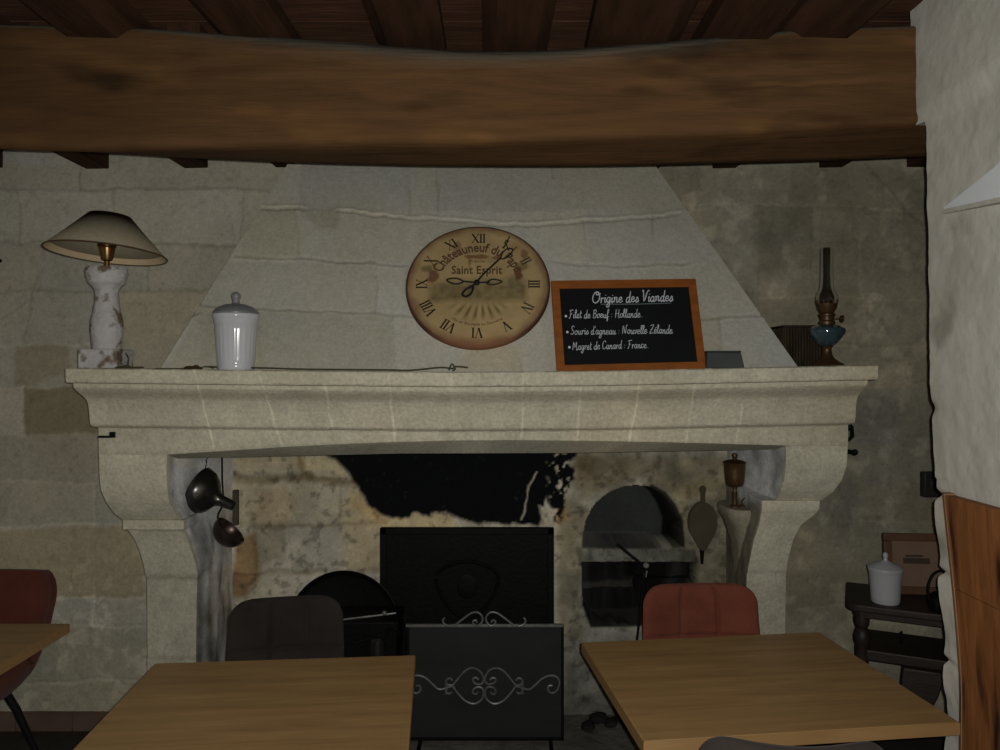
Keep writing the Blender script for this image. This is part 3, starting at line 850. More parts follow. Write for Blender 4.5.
# ceiling: boards, joists
g = Geo()
y = -2.5
while y < HB + .2:
    w = .17 + .05 * random.random()
    z = 2.725 + .008 * random.random()
    g.box((-2.75, y + .002, z), (2.35, y + w - .002, z + .03)); y += w
g.box((-2.75, -2.5, 2.76), (2.35, HB + .3, 2.80))
tag(obj('ceiling', g, M_BOARD, smooth=0), kind='structure')
jx = [(W(c_, 170, WALL).x, 0) for c_ in (97, 197, 288, 380, 470, 560, 647, 725, 832, 918)] + [(-2.345, 0)]
for q, (x, _) in enumerate(jx):
    if -.95 < x < .62:
        y1 = 2.42          # these end on the beam, in front of the hood
    else:
        y1 = WALL + .01
    g = Geo()
    rings = []
    wv = .047 + .008 * random.random()
    for i in range(13):
        t = i / 12
        yy = 2.30 + (y1 - 2.30) * t
        dx = .006 * math.sin(3 * t + q); 
        rings.append([(x - wv + dx, yy, 2.592 + .004 * math.sin(5 * t + q)), (x + wv + dx, yy, 2.592 + .004 * math.cos(4 * t + q)), (x + wv + dx, yy, 2.76), (x - wv + dx, yy, 2.76)])
    g.loft(rings)
    if y1 > 3:
        tag(obj('trim_%d' % (q + 1), g, M_JOIST, smooth=30, bevel=.004), kind='structure')
nearx = [-2.02, -1.42, -.86, -.66, -.02, .10, .42, .62, .98]
for q, x in enumerate([-2.05, -1.62, -1.19, -.74, -.30, .06, .42, .70, .96]):
    g = Geo(); rings = []
    wv = .10 + .05 * random.random()
    for i in range(17):
        t = i / 16
        yy = -2.4 + (2.46 + 2.4) * t
        dx = .02 * math.sin(6 * t + q * 2.1)
        zb_ = 2.645 + .012 * math.sin(4 * t + q)
        rings.append([(x - wv + dx, yy, zb_ + .035), (x - wv * .6 + dx, yy, zb_), (x + wv * .6 + dx, yy, zb_ - .004), (x + wv + dx, yy, zb_ + .03), (x + wv + dx, yy, 2.75), (x - wv + dx, yy, 2.75)])
    g.loft(rings)
    tag(obj('trim_%d' % (q + 21), g, M_JOIST, smooth=30), kind='structure')

# main beam
top_e = [(-120, 16), (0, 20), (100, 22), (220, 27), (330, 33), (430, 42), (500, 45), (560, 42), (660, 35), (760, 28), (860, 23), (925, 21), (1070, 18)]
bot_e = [(-120, 141), (0, 147), (100, 155.5), (200, 160), (300, 164), (430, 167), (560, 167), (660, 166), (800, 163), (925, 159), (1070, 152)]
chm_e = [(-120, 140), (0, 146), (60, 149), (200, 147), (300, 142), (400, 140), (500, 140), (600, 137), (700, 133), (800, 128), (920, 121), (1070, 112)]
YB0, YB1 = 2.20, 2.46
g = Geo(); cols = []
NXB = 260
pxs = np.linspace(-115, 1060, NXB)
ti = lambda e, p: np.interp(p, [q[0] for q in e], [q[1] for q in e])
sm = lambda a: np.convolve(np.pad(a, 12, mode='edge'), np.ones(25) / 25, mode='valid')
te, be, ce = sm(ti(top_e, pxs)), sm(ti(bot_e, pxs)), sm(ti(chm_e, pxs))
xb = (pxs - 500) * YB0 / F
zt, zm = zof(te, YB0), zof(ce, YB0)
zbk = zof(be, 2.44)
sec = []
NF = 26
for i in range(NXB):
    s = []
    x = xb[i]
    dust = max(0, 1 - ((pxs[i] - 470) / 330) ** 2)
    rt = .018 + .030 * dust
    # top, back, rounded
    s.append((x, YB1, zt[i] + .0, 0)); s.append((x, YB0 + rt * 2.6, zt[i] + .004, 1)); s.append((x, YB0 + rt * .9, zt[i] - .006, 1)); s.append((x, YB0 + rt * .25, zt[i] - rt * .75, .8))
    z0 = zt[i] - rt * 1.2; z1 = zm[i] + .012
    for k in range(NF):
        t = k / (NF - 1)
        s.append((x, YB0, z0 + (z1 - z0) * t, max(0, .25 - t * 2) * dust))
    s.append((x, YB0 + .006, zm[i] + .002, 0)); s.append((x, YB0 + .02, zm[i] - .004, 0))
    for k in range(1, 7):
        t = k / 6
        s.append((x, YB0 + .02 + (2.44 - YB0 - .02) * t, zm[i] - .004 + (zbk[i] - zm[i] + .004) * t, 0))
    s.append((x, YB1, zbk[i] + .02, 0))
    sec.append(s)
SA = np.array(sec)
ns = SA.shape[1]
X, Y, Z, D = SA[..., 0], SA[..., 1], SA[..., 2], SA[..., 3]
Y = Y - .006 * vnoise(X, Z + Y, 3, 3, 101) * 1.0 - .0022 * vnoise(X * .4, (Z + Y) * 3, 9, 3, 102)
# a long split on the right half and shallow cracks
cr = np.clip(1 - np.abs(Z - np.interp(X, [0.2, 1.3], [2.482, 2.51]) - .004 * vnoise(X, X * 0, 6, 2, 103)) / .007, 0, 1) * np.clip((X - .35) * 2, 0, 1)
Y += .008 * cr
bc = np.array(srgb(116, 84, 52))
lite = np.array(srgb(158, 114, 66)); dark = np.array(srgb(58, 40, 24)); dustc = np.array(srgb(136, 132, 118))
n1 = vnoise(X * .5, (Z + Y) * 1.6, 4.5, 4, 104); n2 = vnoise(X * .6, (Z + Y) * 2.6, 5, 4, 105)
kl = np.clip(n1 * 2.0 - .15, 0, 1)[..., None]; kd = np.clip(n2 * 2.2 - .35, 0, 1)[..., None]
C = bc * np.ones_like(X)[..., None]
C = C * (1 - kl * .75) + lite * kl * .75
C = C * (1 - kd * .8) + dark * kd * .8
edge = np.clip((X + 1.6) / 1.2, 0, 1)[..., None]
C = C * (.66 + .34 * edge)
kd2 = np.clip(D + .5 * D * n1, 0, 1)[..., None]
C = C * (1 - kd2 * .85) + dustc * kd2 * .85
C *= (1 + .5 * cr)[..., None]
vs = np.stack([X, Y, Z], -1).reshape(-1, 3).tolist()
ii = np.arange(NXB * ns).reshape(NXB, ns)
fs = []
for i in range(NXB - 1):
    for k in range(ns):
        k2 = (k + 1) % ns
        fs.append([int(ii[i, k]), int(ii[i, k2]), int(ii[i + 1, k2]), int(ii[i + 1, k])])
fs.append([int(q) for q in ii[0][::-1]]); fs.append([int(q) for q in ii[-1]])
g.add(vs, fs)
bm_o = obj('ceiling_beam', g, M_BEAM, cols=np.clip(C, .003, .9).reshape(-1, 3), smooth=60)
tag(bm_o, kind='structure'); bm_o.name = 'trim_40'

# ------------------------------------------------------------------ clock
cc = hood_pt(478, 287)
tilt = math.atan(HS)
clock = thing('wall_clock', 'round antique-style wall clock with a vineyard picture and roman numerals', 'clock', cc)
clock.rotation_euler = (math.pi / 2 - tilt, 0, 0)
RC = 72 * cc.y / F
g = Geo()
nr, na = 90, 220
vs, cols = [(0, 0, .022)], []
rr = np.concatenate([np.linspace(1 / nr, .965, nr - 4), [.985, .996, 1.0, 1.0]])
zz = np.concatenate([np.full(nr - 4, .022), [.021, .018, .013, .0]])
th = np.arange(na) / na * 2 * math.pi
for r, z in zip(rr, zz):
    for a in th:
        vs.append((r * RC * math.cos(a), r * RC * math.sin(a), z))
fs = [[0, 1 + k, 1 + (k + 1) % na] for k in range(na)]
for i in range(nr - 1):
    for k in range(na):
        k2 = (k + 1) % na
        fs.append([1 + i * na + k, 1 + (i + 1) * na + k, 1 + (i + 1) * na + k2, 1 + i * na + k2])
fs.append([1 + (nr - 1) * na + k for k in reversed(range(na))])
Vn = np.array(vs) / RC
cx, cy = Vn[:, 0], Vn[:, 1]
rad = np.hypot(cx, cy)
c0 = np.array(srgb(176, 152, 108))
C = np.ones((len(vs), 3)) * c0
C *= (1 + .12 * vnoise(cx, cy, 3, 4, 201))[:, None]
def mixin(C, colr, k): return C * (1 - k[:, None]) + np.array(colr) * k[:, None]
nn = vnoise(cx, cy, 5, 4, 202); nf = vnoise(cx, cy, 16, 3, 203)
# vineyard rows fanning out below the horizon
low = np.clip((-.28 - cy) * 8, 0, 1) * np.clip((.60 - rad + .05 * nn) * 9, 0, 1)
fan = np.sin(np.arctan2(cx - .05, -(cy + .05)) * 26)
C = mixin(C, srgb(112, 104, 62), low * np.clip(fan * 1.6, 0, 1) * .95)
band = np.clip((.72 - np.abs(cx) + .05 * nn) * 10, 0, 1) * np.clip((.14 - cy + .08 * nn) * 6, 0, 1) * np.clip((cy + .33 + .03 * nn) * 9, 0, 1)
C = mixin(C, srgb(112, 100, 66), band * .8)
hill = band * np.clip((cy + .02 + .1 * nn + .1 * cx) * 6, 0, 1)
C = mixin(C, srgb(96, 98, 76), hill * .7)
C = mixin(C, srgb(80, 74, 52), band * np.clip(nf * 1.6, 0, 1) * .5)
C = mixin(C, srgb(154, 138, 104), band * np.clip(-nf * 1.8 - .2, 0, 1) * .5)
for (ux, uy, rx, ry, cl, st) in [(-.62, .13, .09, .12, (104, 58, 44), .8), (-.72, .26, .12, .07, (100, 92, 54), .7), (.56, .16, .07, .13, (100, 54, 42), .85), (.62, .30, .11, .08, (112, 98, 56), .7),
                                 (.66, .50, .08, .10, (118, 78, 50), .7), (-.30, .62, .07, .12, (128, 92, 66), .7), (.05, .46, .13, .05, (120, 82, 46), .8), (-.12, .46, .09, .04, (112, 78, 44), .8),
                                 (.25, .44, .10, .04, (112, 78, 44), .8), (.52, .62, .10, .1, (150, 120, 76), .5), (-.12, .36, .025, .1, (124, 84, 48), .7)]:
    e = np.hypot((cx - ux) / rx, (cy - uy) / ry) + .35 * nf
    C = mixin(C, srgb(*cl), np.clip((1 - e) * 2.5, 0, 1) * st)
rim = np.clip((rad - .86 + .06 * nn) * 9, 0, 1)
C = mixin(C, srgb(112, 72, 54), rim * .75)
C = mixin(C, srgb(66, 40, 32), np.clip((rad - .955) * 40, 0, 1) * .9)
C = mixin(C, srgb(150, 104, 76), np.clip((rad - .74 + .1 * nn) * 6, 0, 1) * np.clip((-cy - .72) * 5, 0, 1) * .5)
g.add(vs, fs)
obj('dial', g, M_CLOCK, clock, cols=C, smooth=40)
ZF = .0228


def poly_flat(g, pts, z0, z1, ang=0, org=(0, 0)):
    ca, sa = math.cos(ang), math.sin(ang)
    q = [(org[0] + ca * x - sa * y, org[1] + sa * x + ca * y) for x, y in pts]
    n = len(q)
    vs = [(x, y, z0) for x, y in q] + [(x, y, z1) for x, y in q]
    fs = [list(reversed(range(n))), list(range(n, 2 * n))] + [[i, (i + 1) % n, (i + 1) % n + n, i + n] for i in range(n)]
    g.add(vs, fs)


def bar(x0, y0, x1, y1, w):
    d = math.hypot(x1 - x0, y1 - y0); nx, ny = -(y1 - y0) / d * w / 2, (x1 - x0) / d * w / 2
    return [(x0 - nx, y0 - ny), (x1 - nx, y1 - ny), (x1 + nx, y1 + ny), (x0 + nx, y0 + ny)]


def roman(s, h):
    """list of polygons, centred, serif style"""
    out, x = [], 0
    w_i, w_v, w_x = .30 * h, .72 * h, .74 * h
    for ch in s:
        if ch == 'I':
            c = x + w_i / 2
            out.append(bar(c, -h / 2, c, h / 2, .15 * h)); out.append(bar(c - .14 * h, h / 2, c + .14 * h, h / 2, .05 * h)); out.append(bar(c - .14 * h, -h / 2, c + .14 * h, -h / 2, .05 * h)); x += w_i
        elif ch == 'V':
            c = x + w_v / 2
            out.append(bar(c - .26 * h, h / 2, c + .02 * h, -h / 2, .16 * h)); out.append(bar(c + .27 * h, h / 2, c, -h / 2, .06 * h))
            out.append(bar(c - .38 * h, h / 2, c - .12 * h, h / 2, .05 * h)); out.append(bar(c + .14 * h, h / 2, c + .38 * h, h / 2, .05 * h)); x += w_v
        else:
            c = x + w_x / 2
            out.append(bar(c - .28 * h, h / 2, c + .28 * h, -h / 2, .16 * h)); out.append(bar(c + .28 * h, h / 2, c - .28 * h, -h / 2, .06 * h))
            for sx in (-1, 1):
                for sy in (-1, 1):
                    out.append(bar(c + sx * .38 * h, sy * h / 2, c + sx * .16 * h, sy * h / 2, .05 * h))
            x += w_x
    return [[(px - x / 2, py) for px, py in p] for p in out]


for i, s in enumerate(['XII', 'I', 'II', 'III', 'IV', 'V', 'VI', 'VII', 'VIII', 'IX', 'X', 'XI']):
    a = math.pi / 2 - i * math.pi / 6
    r = .775 * RC
    g = Geo()
    for p in roman(s, .15 * RC):
        poly_flat(g, p, .021, ZF, a - math.pi / 2, (r * math.cos(a), r * math.sin(a)))
    obj('numeral', g, M_CLOCKGREY if i in (2, 4) else M_CLOCKINK, clock, smooth=0)


def text_geo(body, size, spacing=1.0, shear=0.0, bold=0.0):
    cu = bpy.data.curves.new('t', 'FONT')
    cu.body = body; cu.size = size; cu.space_character = spacing; cu.shear = shear; cu.offset = bold
    cu.align_x = 'CENTER'; cu.extrude = .0006; cu.resolution_u = 3
    ob = bpy.data.objects.new('t', cu)
    COL.objects.link(ob)
    dg = bpy.context.evaluated_depsgraph_get()
    me = bpy.data.meshes.new_from_object(ob.evaluated_get(dg))
    vs = [v.co.copy() for v in me.vertices]; fs = [list(p.vertices) for p in me.polygons]
    bpy.data.objects.remove(ob); bpy.data.meshes.remove(me)
    return vs, fs


def arc_text(name, body, size, radius, below=False, spacing=1.0, squash=1.0, mat=M_CLOCKTXT, bold=0.0, centre=0.0, org=0.0):
    vs, fs = text_geo(body, size, spacing, 0, bold)
    out = []
    for p in vs:
        x, y = p.x * squash, p.y
        if below:
            a = -math.pi / 2 + x / radius + centre; r = radius - y
        else:
            a = math.pi / 2 - x / radius + centre; r = radius + y
        out.append((r * math.cos(a), r * math.sin(a) + org, ZF - .0006 + p.z))
    return obj(name, Geo().add(out, fs), mat, clock, smooth=0)


arc_text('lettering', 'Châteauneuf du Pape', .215 * RC, .545 * RC, squash=.70, bold=.0016, spacing=1.02)
arc_text('lettering', 'Mis en Bouteille au Domaine', .062 * RC, .665 * RC, below=True, squash=1.0)
vs, fs = text_geo('Saint Esprit', .19 * RC, 1.06, 0, .0014)
obj('lettering', Geo().add([(p.x * .76 - .02 * RC, p.y + .17 * RC, ZF - .0006 + p.z) for p in vs], fs), M_CLOCKTXT, clock, smooth=0)
vs, fs = text_geo('Premier Cru', .07 * RC, 1.0)
obj('lettering', Geo().add([(p.x + .06 * RC, p.y + .36 * RC, ZF - .0006 + p.z) for p in vs], fs), M_CLOCKTXT, clock, smooth=0)


def clock_px(px, py, z=.03):
    return Vector(((px - 478) / 72 * RC, -(py - 287) / 64 * RC, z))
g = Geo()
lp = lambda pts, sub=5, cl=False: [clock_px(*p) for p in pts] if sub == 0 else spline([clock_px(*p) for p in pts], sub, cl)
g.tube(lp([(477, 286), (484, 277), (494, 267), (501, 260)], 4), .0042)
g.tube(lp([(501, 260), (503, 254), (508, 250), (513, 251), (510, 257), (504, 261)], 5, True), .003)
g.tube(lp([(509, 252), (507, 247), (505, 243), (508, 240), (510, 236)], 4), .0026)
g.tube(lp([(513, 252), (517, 248)], 3), .002)
g.tube(lp([(477, 286), (472, 291), (470, 292)], 3), .005)
g.tube(lp([(473, 290), (466, 294), (463, 299), (467, 301), (472, 297)], 5, True), .0045)
obj('minute_hand', g, M_HAND, clock)
g = Geo()
g.tube([clock_px(477, 286, .026), clock_px(462, 284.5, .026)], .0036)
g.tube([Vector((p.x, p.y, .026)) for p in lp([(463, 284.5), (456, 281.5), (447, 283), (453, 287), (460, 287)], 5, True)], .0034)
g.tube([clock_px(477, 286, .026), clock_px(490, 285.5, .026)], .0036)
g.tube([Vector((p.x, p.y, .026)) for p in lp([(487, 285.5), (493, 282.5), (502, 285), (494, 288), (488, 287.5)], 5, True)], .0030)
g.lathe([(0, .02), (.012, .02), (.012, .031), (.008, .035), (0, .036)], 16, Matrix.Translation(clock_px(477, 286, 0)))
obj('hour_hand', g, M_HAND, clock)

# ------------------------------------------------------------------ chalkboard
BD0, BD1 = 2.86, 3.0
q = {'tl': W(551, 281, BD1), 'tr': W(695.5, 279, BD1), 'br': W(706.5, 370, BD0), 'bl': W(557, 374, BD0)}
bb = (q['bl'] + q['br']) / 2
board = thing('chalkboard', 'black chalkboard in an orange wooden frame listing the origin of the meats', 'chalkboard', bb)
nb = (q['br'] - q['bl']).cross(q['tl'] - q['bl']).normalized()    # towards the room
def bq(u, v, off=0.0):
    return (q['bl'] * (1 - u) + q['br'] * u) * (1 - v) + (q['tl'] * (1 - u) + q['tr'] * u) * v + nb * off
def bpx(px, py, off=0.0):
    # board coordinates of a traced point
    u, v = .5, .5
    for _ in range(6):
        l = 557 + (551 - 557) * v; r = 706.5 + (695.5 - 706.5) * v
        u = (px - l) / (r - l)
        b = 374 + (370 - 374) * u; t = 281 + (279 - 281) * u
        v = (py - b) / (t - b)
    return bq(u, v, off)
fw, fh = .055, .088
def bar3(g, pts, o0, o1):
    g.loft([[bq(u, v, o0) for u, v in pts], [bq(u, v, o1) for u, v in pts]])
g = Geo(); bar3(g, [(fw * .5, fh * .5), (1 - fw * .5, fh * .5), (1 - fw * .5, 1 - fh * .5), (fw * .5, 1 - fh * .5)], -.012, -.003)
obj('slate', g, M_SLATE, board, world=True, smooth=0)
for pts in ([(0, 0), (1, 0), (1 - fw, fh), (fw, fh)], [(0, 1), (fw, 1 - fh), (1 - fw, 1 - fh), (1, 1)], [(0, 0), (fw, fh), (fw, 1 - fh), (0, 1)], [(1, 0), (1, 1), (1 - fw, 1 - fh), (1 - fw, fh)]):
    g = Geo(); bar3(g, pts, -.016, .004)
    obj('frame_rail', g, M_FRAME, board, world=True, smooth=0, bevel=.0015)
g = Geo()
a, b = bq(.5, .8, -.018), Vector((bq(.5, 0).x, 3.02, shelf_z(630, 2.9) + .004))
b.y = min(b.y, hood_y(b.z) - .02)
g.tube([a, b], .007)
obj('prop_leg', g, M_FRAME, board, world=True)

GL = {
 'a': (.52, [[(.40, .40), (.24, .46), (.07, .30), (.08, .08), (.22, .0), (.36, .18), (.41, .44), (.38, .10), (.44, .0), (.54, .08)]]),
 'o': (.50, [[(.26, .45), (.08, .32), (.10, .06), (.26, .0), (.41, .16), (.38, .38), (.26, .45), (.52, .38)]]),
 'e': (.46, [[(.08, .20), (.34, .28), (.30, .44), (.14, .42), (.06, .20), (.14, .02), (.30, .0), (.46, .14)]]),
 'é': (.46, [[(.08, .20), (.34, .28), (.30, .44), (.14, .42), (.06, .20), (.14, .02), (.30, .0), (.46, .14)], [(.20, .56), (.34, .72)]]),
 'r': (.42, [[(.08, .36), (.12, .44), (.12, .0), (.14, .26), (.26, .44), (.40, .40)]]),
 'i': (.26, [[(.06, .30), (.13, .44), (.11, .06), (.18, .0), (.28, .10)], [(.15, .62), (.16, .66)]]),
 'n': (.56, [[(.06, .34), (.12, .44), (.11, .0), (.16, .30), (.30, .45), (.38, .34), (.38, .06), (.46, .0), (.58, .12)]]),
 'm': (.80, [[(.06, .34), (.12, .44), (.11, .0), (.16, .30), (.28, .45), (.34, .32), (.34, .0), (.40, .30), (.54, .45), (.60, .32), (.60, .06), (.68, .0), (.80, .12)]]),
 'u': (.54, [[(.06, .32), (.11, .44), (.10, .12), (.20, .0), (.34, .14), (.39, .44), (.38, .08), (.46, .0), (.56, .10)]]),
 'v': (.48, [[(.05, .36), (.11, .44), (.22, .0), (.36, .34), (.38, .45), (.50, .40)]]),
 's': (.40, [[(.04, .06), (.24, .46), (.34, .16), (.24, .0), (.08, .04), (.20, .02), (.42, .12)]]),
 't': (.34, [[(.14, .84), (.12, .12), (.20, .0), (.34, .10)], [(.0, .54), (.30, .58)]]),
 'l': (.30, [[(.04, .22), (.22, .72), (.18, .98), (.09, .88), (.10, .16), (.18, .0), (.32, .10)]]),
 'd': (.54, [[(.38, .40), (.22, .46), (.06, .26), (.10, .03), (.22, .0), (.36, .20), (.44, .98), (.38, .10), (.46, .0), (.56, .08)]]),
 'g': (.50, [[(.38, .40), (.22, .46), (.06, .28), (.10, .06), (.24, .04), (.36, .22), (.40, .44), (.36, -.26), (.20, -.42), (.08, -.30), (.26, -.08), (.52, .10)]]),
 'f': (.36, [[(.06, .20), (.26, .74), (.26, .96), (.14, .84), (.10, -.30), (.18, -.38), (.20, -.06), (.14, .04), (.36, .12)]]),
 'p': (.50, [[(.06, .34), (.12, .44), (.08, -.40), (.12, .20), (.26, .45), (.40, .30), (.34, .04), (.20, .0), (.14, .08)]]),
 'O': (.86, [[(.52, .98), (.26, .92), (.06, .56), (.12, .14), (.40, .0), (.70, .18), (.78, .62), (.58, .96), (.40, .84), (.50, .70), (.86, .82)]]),
 'V': (.64, [[(.02, .90), (.10, .98), (.26, .0), (.48, .70), (.62, .98), (.74, .92)]]),
 'F': (.62, [[(.22, .90), (.20, .30), (.10, .0), (.02, .06)], [(.02, .88), (.30, .98), (.62, .96)], [(.14, .50), (.46, .54)]]),
 'B': (.64, [[(.14, .94), (.12, .0)], [(.06, .86), (.36, .98), (.50, .80), (.36, .56), (.20, .52), (.46, .46), (.56, .20), (.34, .0), (.10, .04)]]),
 'H': (.74, [[(.12, .98), (.10, .0)], [(.56, .98), (.54, .10), (.62, .0), (.72, .08)], [(.04, .46), (.62, .54)]]),
 'S': (.60, [[(.52, .84), (.36, .98), (.14, .84), (.22, .58), (.46, .36), (.42, .08), (.20, .0), (.04, .14)]]),
 'N': (.76, [[(.08, .0), (.12, .96), (.50, .04), (.58, .96), (.72, .98)]]),
 'Z': (.66, [[(.10, .86), (.30, .96), (.56, .92), (.06, .02), (.36, .06), (.64, .0)], [(.18, .46), (.46, .52)]]),
 'M': (.86, [[(.04, .0), (.14, .94), (.36, .30), (.58, .96), (.66, .06), (.74, .0), (.84, .08)]]),
 'c': (.44, [[(.36, .36), (.24, .46), (.07, .30), (.10, .05), (.24, .0), (.44, .12)]]),
 'C': (.62, [[(.54, .80), (.40, .98), (.14, .80), (.06, .36), (.20, .04), (.44, .04), (.60, .22)]]),
 "'": (.18, [[(.10, .96), (.06, .74)]]),
 ':': (.26, [[(.10, .36), (.11, .40)], [(.09, .06), (.10, .10)]]),
 '.': (.20, [[(.08, .02), (.10, .05)]]),
 ' ': (.34, []),
}
def handwrite(name, text, x0, x1, ybase_l, ybase_r, cap, r, mat):
    adv = sum(GL[c][0] for c in text)
    sx = (x1 - x0) / adv
    g = Geo(); x = 0
    rg = random.Random(len(text) * 7 + 1)
    for c in text:
        w, strokes = GL[c]
        jy = .06 * (rg.random() - .5)
        for st in strokes:
            pts = []
            for (a, b) in st:
                xx = x + a + .10 * (b)           # lean of the hand
                pxx = x0 + xx * sx
                t = xx / adv
                pyy = ybase_l + (ybase_r - ybase_l) * t - (b + jy) * cap
                pts.append(bpx(pxx, pyy, -.0022))
            if len(pts) > 2: pts = spline(pts, 4)
            rad = [r * (.8 + .4 * rg.random()) for _ in pts]
            g.tube(pts, rad, 5)
        x += w
    return obj(name, g, mat, board, world=True)
handwrite('title_writing', 'Origine des Viandes', 592, 673, 303.5, 301.5, 11.5, .0021, M_CHALK)
handwrite('writing', 'Filet de Boeuf : Hollande..', 569, 643, 319, 318, 8.6, .0013, M_CHALK)
handwrite('writing', "Souris d'agneau : Nouvelle Zélande.", 570.5, 674, 335.5, 334, 8.6, .0013, M_CHALK)
handwrite('writing', 'Magret de Canard : France..', 572.5, 649, 350.5, 348.5, 8.2, .0012, M_CHALK)
g = Geo(); g.tube([bpx(601, 304.8, -.0025), bpx(640, 304.6, -.0025), bpx(671, 303.6, -.0025)], .0018, 5)
obj('underline', g, M_CHALKDIM, board, world=True)
for (px_, py_) in ((566, 317), (567.5, 333), (569.5, 348)):
    g = Geo(); g.sphere(bpx(px_, py_, -.003), .0052, 8, sc=(1, .4, 1.1))
    obj('bullet', g, M_CHALK, board, world=True)

# ------------------------------------------------------------------ table lamp on the shelf
def at_shelf(px, d):
    return Vector(((px - 500) * d / F, d, shelf_z(px, d)))
lp_ = at_shelf(107, 2.88)
lamp = thing('table_lamp', 'table lamp with beige coolie shade on a flaking white baluster base', 'lamp', lp_)
u = 2.88 / F
rg = random.Random(11)
g = Geo()
pr = [(14, 2), (13.5, 24), (14, 30), (15.2, 38), (14.6, 48), (12.8, 56), (11.2, 66), (10.6, 74), (11.4, 78.5), (13.4, 81.5), (17, 85), (17.6, 89), (19, 92), (19.4, 98), (18.6, 100.2), (10, 100.5), (0, 100.5)]
pr2 = []
for a, b in zip(pr[:-1], pr[1:]):
    for i in range(4): pr2.append(((a[0] + (b[0] - a[0]) * i / 4) * u, (a[1] + (b[1] - a[1]) * i / 4) * u))
pr2.append((0, 100.5 * u))
g.lathe([(0, 2 * u)] + pr2, 40, wob=.05, rnd=rg)
obj('baluster', g, M_FLAKE, lamp, smooth=70)
g = Geo().box((-20 * u, -17 * u, 0), (18 * u, 18 * u, 19 * u))
obj('plinth', g, M_FLAKE, lamp, bevel=.005)
g = Geo().lathe([(2.5 * u, 100 * u), (2.5 * u, 107 * u), (5 * u, 108 * u), (6.5 * u, 113 * u), (7.5 * u, 120 * u), (8.5 * u, 121 * u), (8.5 * u, 124 * u), (7 * u, 125 * u), (7 * u, 134 * u), (0, 134 * u)], 24)
obj('socket', g, M_BRASS, lamp)
g = Geo()
TS = Matrix.Translation((0, 0, 116 * u)) @ Matrix.Rotation(math.radians(2.6), 4, 'Y') @ Matrix.Rotation(math.radians(-4.0), 4, 'X') @ Matrix.Translation((0, 0, -116 * u))
Rb, Rt, zb_, zt_ = 55.5 * u, 19.5 * u, 114.5 * u, 153 * u
sh = []
g.lathe([(Rb, zb_), (Rt + (Rb - Rt) * .5, (zb_ + zt_) / 2 - .002), (Rt, zt_)], 64, TS)
g.f = [f for f in g.f if len(f) == 4]
g2 = Geo(); g2.v, g2.f = g.v, g.f
so = obj('lamp_shade', g2, M_SHADE, lamp, smooth=60)
sd = so.modifiers.new('thick', 'SOLIDIFY'); sd.thickness = .0022; sd.offset = -1
g = Geo().lathe([(Rb - .004, zb_ + .0005), (Rt - .003, zt_ - .001)], 64, TS)
g.f = [tuple(reversed(f)) for f in g.f if len(f) == 4]
so = obj('shade_lining', g, M_SHADEIN, lamp, smooth=60)
g = Geo()
ring = [TS @ Vector((Rb * math.cos(a), Rb * math.sin(a), zb_)) for a in np.linspace(0, 2 * math.pi, 64, endpoint=False)]
g.tube(ring, .0026, 6, closed=True)
obj('shade_trim', g, M_GILT, lamp)
g = Geo()
for s in (-1, 1):
    g.tube(spline([(s * 4 * u, 0, 125 * u), (s * 9 * u, 0, 126 * u), (s * 11 * u, 0, 132 * u), (s * 14 * u, 0, 150 * u)], 4), .0012, 6)
for a in (0, 1, 2):
    an = a * 2 * math.pi / 3
    g.tube([TS @ Vector((Rt * math.cos(an), Rt * math.sin(an), zt_ - .004)), TS @ Vector((0, 0, zt_ - .012))], .0013, 6)
obj('harp', g, M_JARWHITE, lamp)
g = Geo()
c0 = W(126, 351, 2.84) - lp_
g.tube(spline([(20 * u, -.01, 15 * u), (24 * u, -.02, 10 * u), (25 * u, -.03, 3 * u), (28 * u, -.02, .004), (34 * u, .02, .004)], 5), .003, 6)
g.tube(spline([(25 * u, -.03, 3 * u), (20 * u, -.07, .004), (23 * u, -.10, .003), (29 * u, -.05, .004)], 5), .003, 6)
obj('cord', g, M_CABLE, lamp)

# ------------------------------------------------------------------ white lidded jar
jp = at_shelf(236, 2.88)
jar = thing('lidded_jar', 'tall ribbed white ceramic jar with a grey domed lid on the mantel shelf', 'jar', jp)
def ribbed(prof, n=96, ribs=24, amt=.02, z0=0, z1=1):
    g = Geo(); vs, fs = [], []
    m = len(prof)
    for r, z in prof:
        for k in range(n):
            a = 2 * math.pi * k / n
            rr = r * (1 + (amt * math.cos(ribs * a) if z0 < z < z1 else 0))
            vs.append((rr * math.cos(a), rr * math.sin(a), z))
    for i in range(m - 1):
        for k in range(n):
            k2 = (k + 1) % n
            fs.append((i * n + k, i * n + k2, (i + 1) * n + k2, (i + 1) * n + k))
    fs.append(tuple(reversed(range(n)))); fs.append(tuple((m - 1) * n + k for k in range(n)))
    return g.add(vs, fs)
pj = [(17.2, 0), (17.8, 1), (18, 5), (17.6, 6), (18, 7.5)] + [(18 + 2.2 * t, 7.5 + 37 * t) for t in np.linspace(0.05, 1, 9)] + [(20.6, 45), (21.2, 47), (21.2, 49.5), (22.6, 52), (23, 54), (22.4, 55.5), (20, 55.5)]
obj('jar_body', ribbed([(r * u, z * u) for r, z in pj], amt=.012, z0=9 * u, z1=43 * u), M_CERAMIC, jar, smooth=40)
jl = obj('lid', Geo().lathe([(r * u, z * u) for r, z in [(0, 55.6), (22, 55.7), (22.2, 57), (20, 60), (16, 63), (11, 65), (5, 66), (0, 66.4)]], 40), M_LID, jar)
obj('knob', Geo().lathe([(r * u, z * u) for r, z in [(0, 66), (4, 66.2), (3.4, 69), (3.6, 70), (4.4, 71.5), (4.8, 74), (4, 76.2), (2, 77.6), (0, 78)]], 32), M_LID, jl)

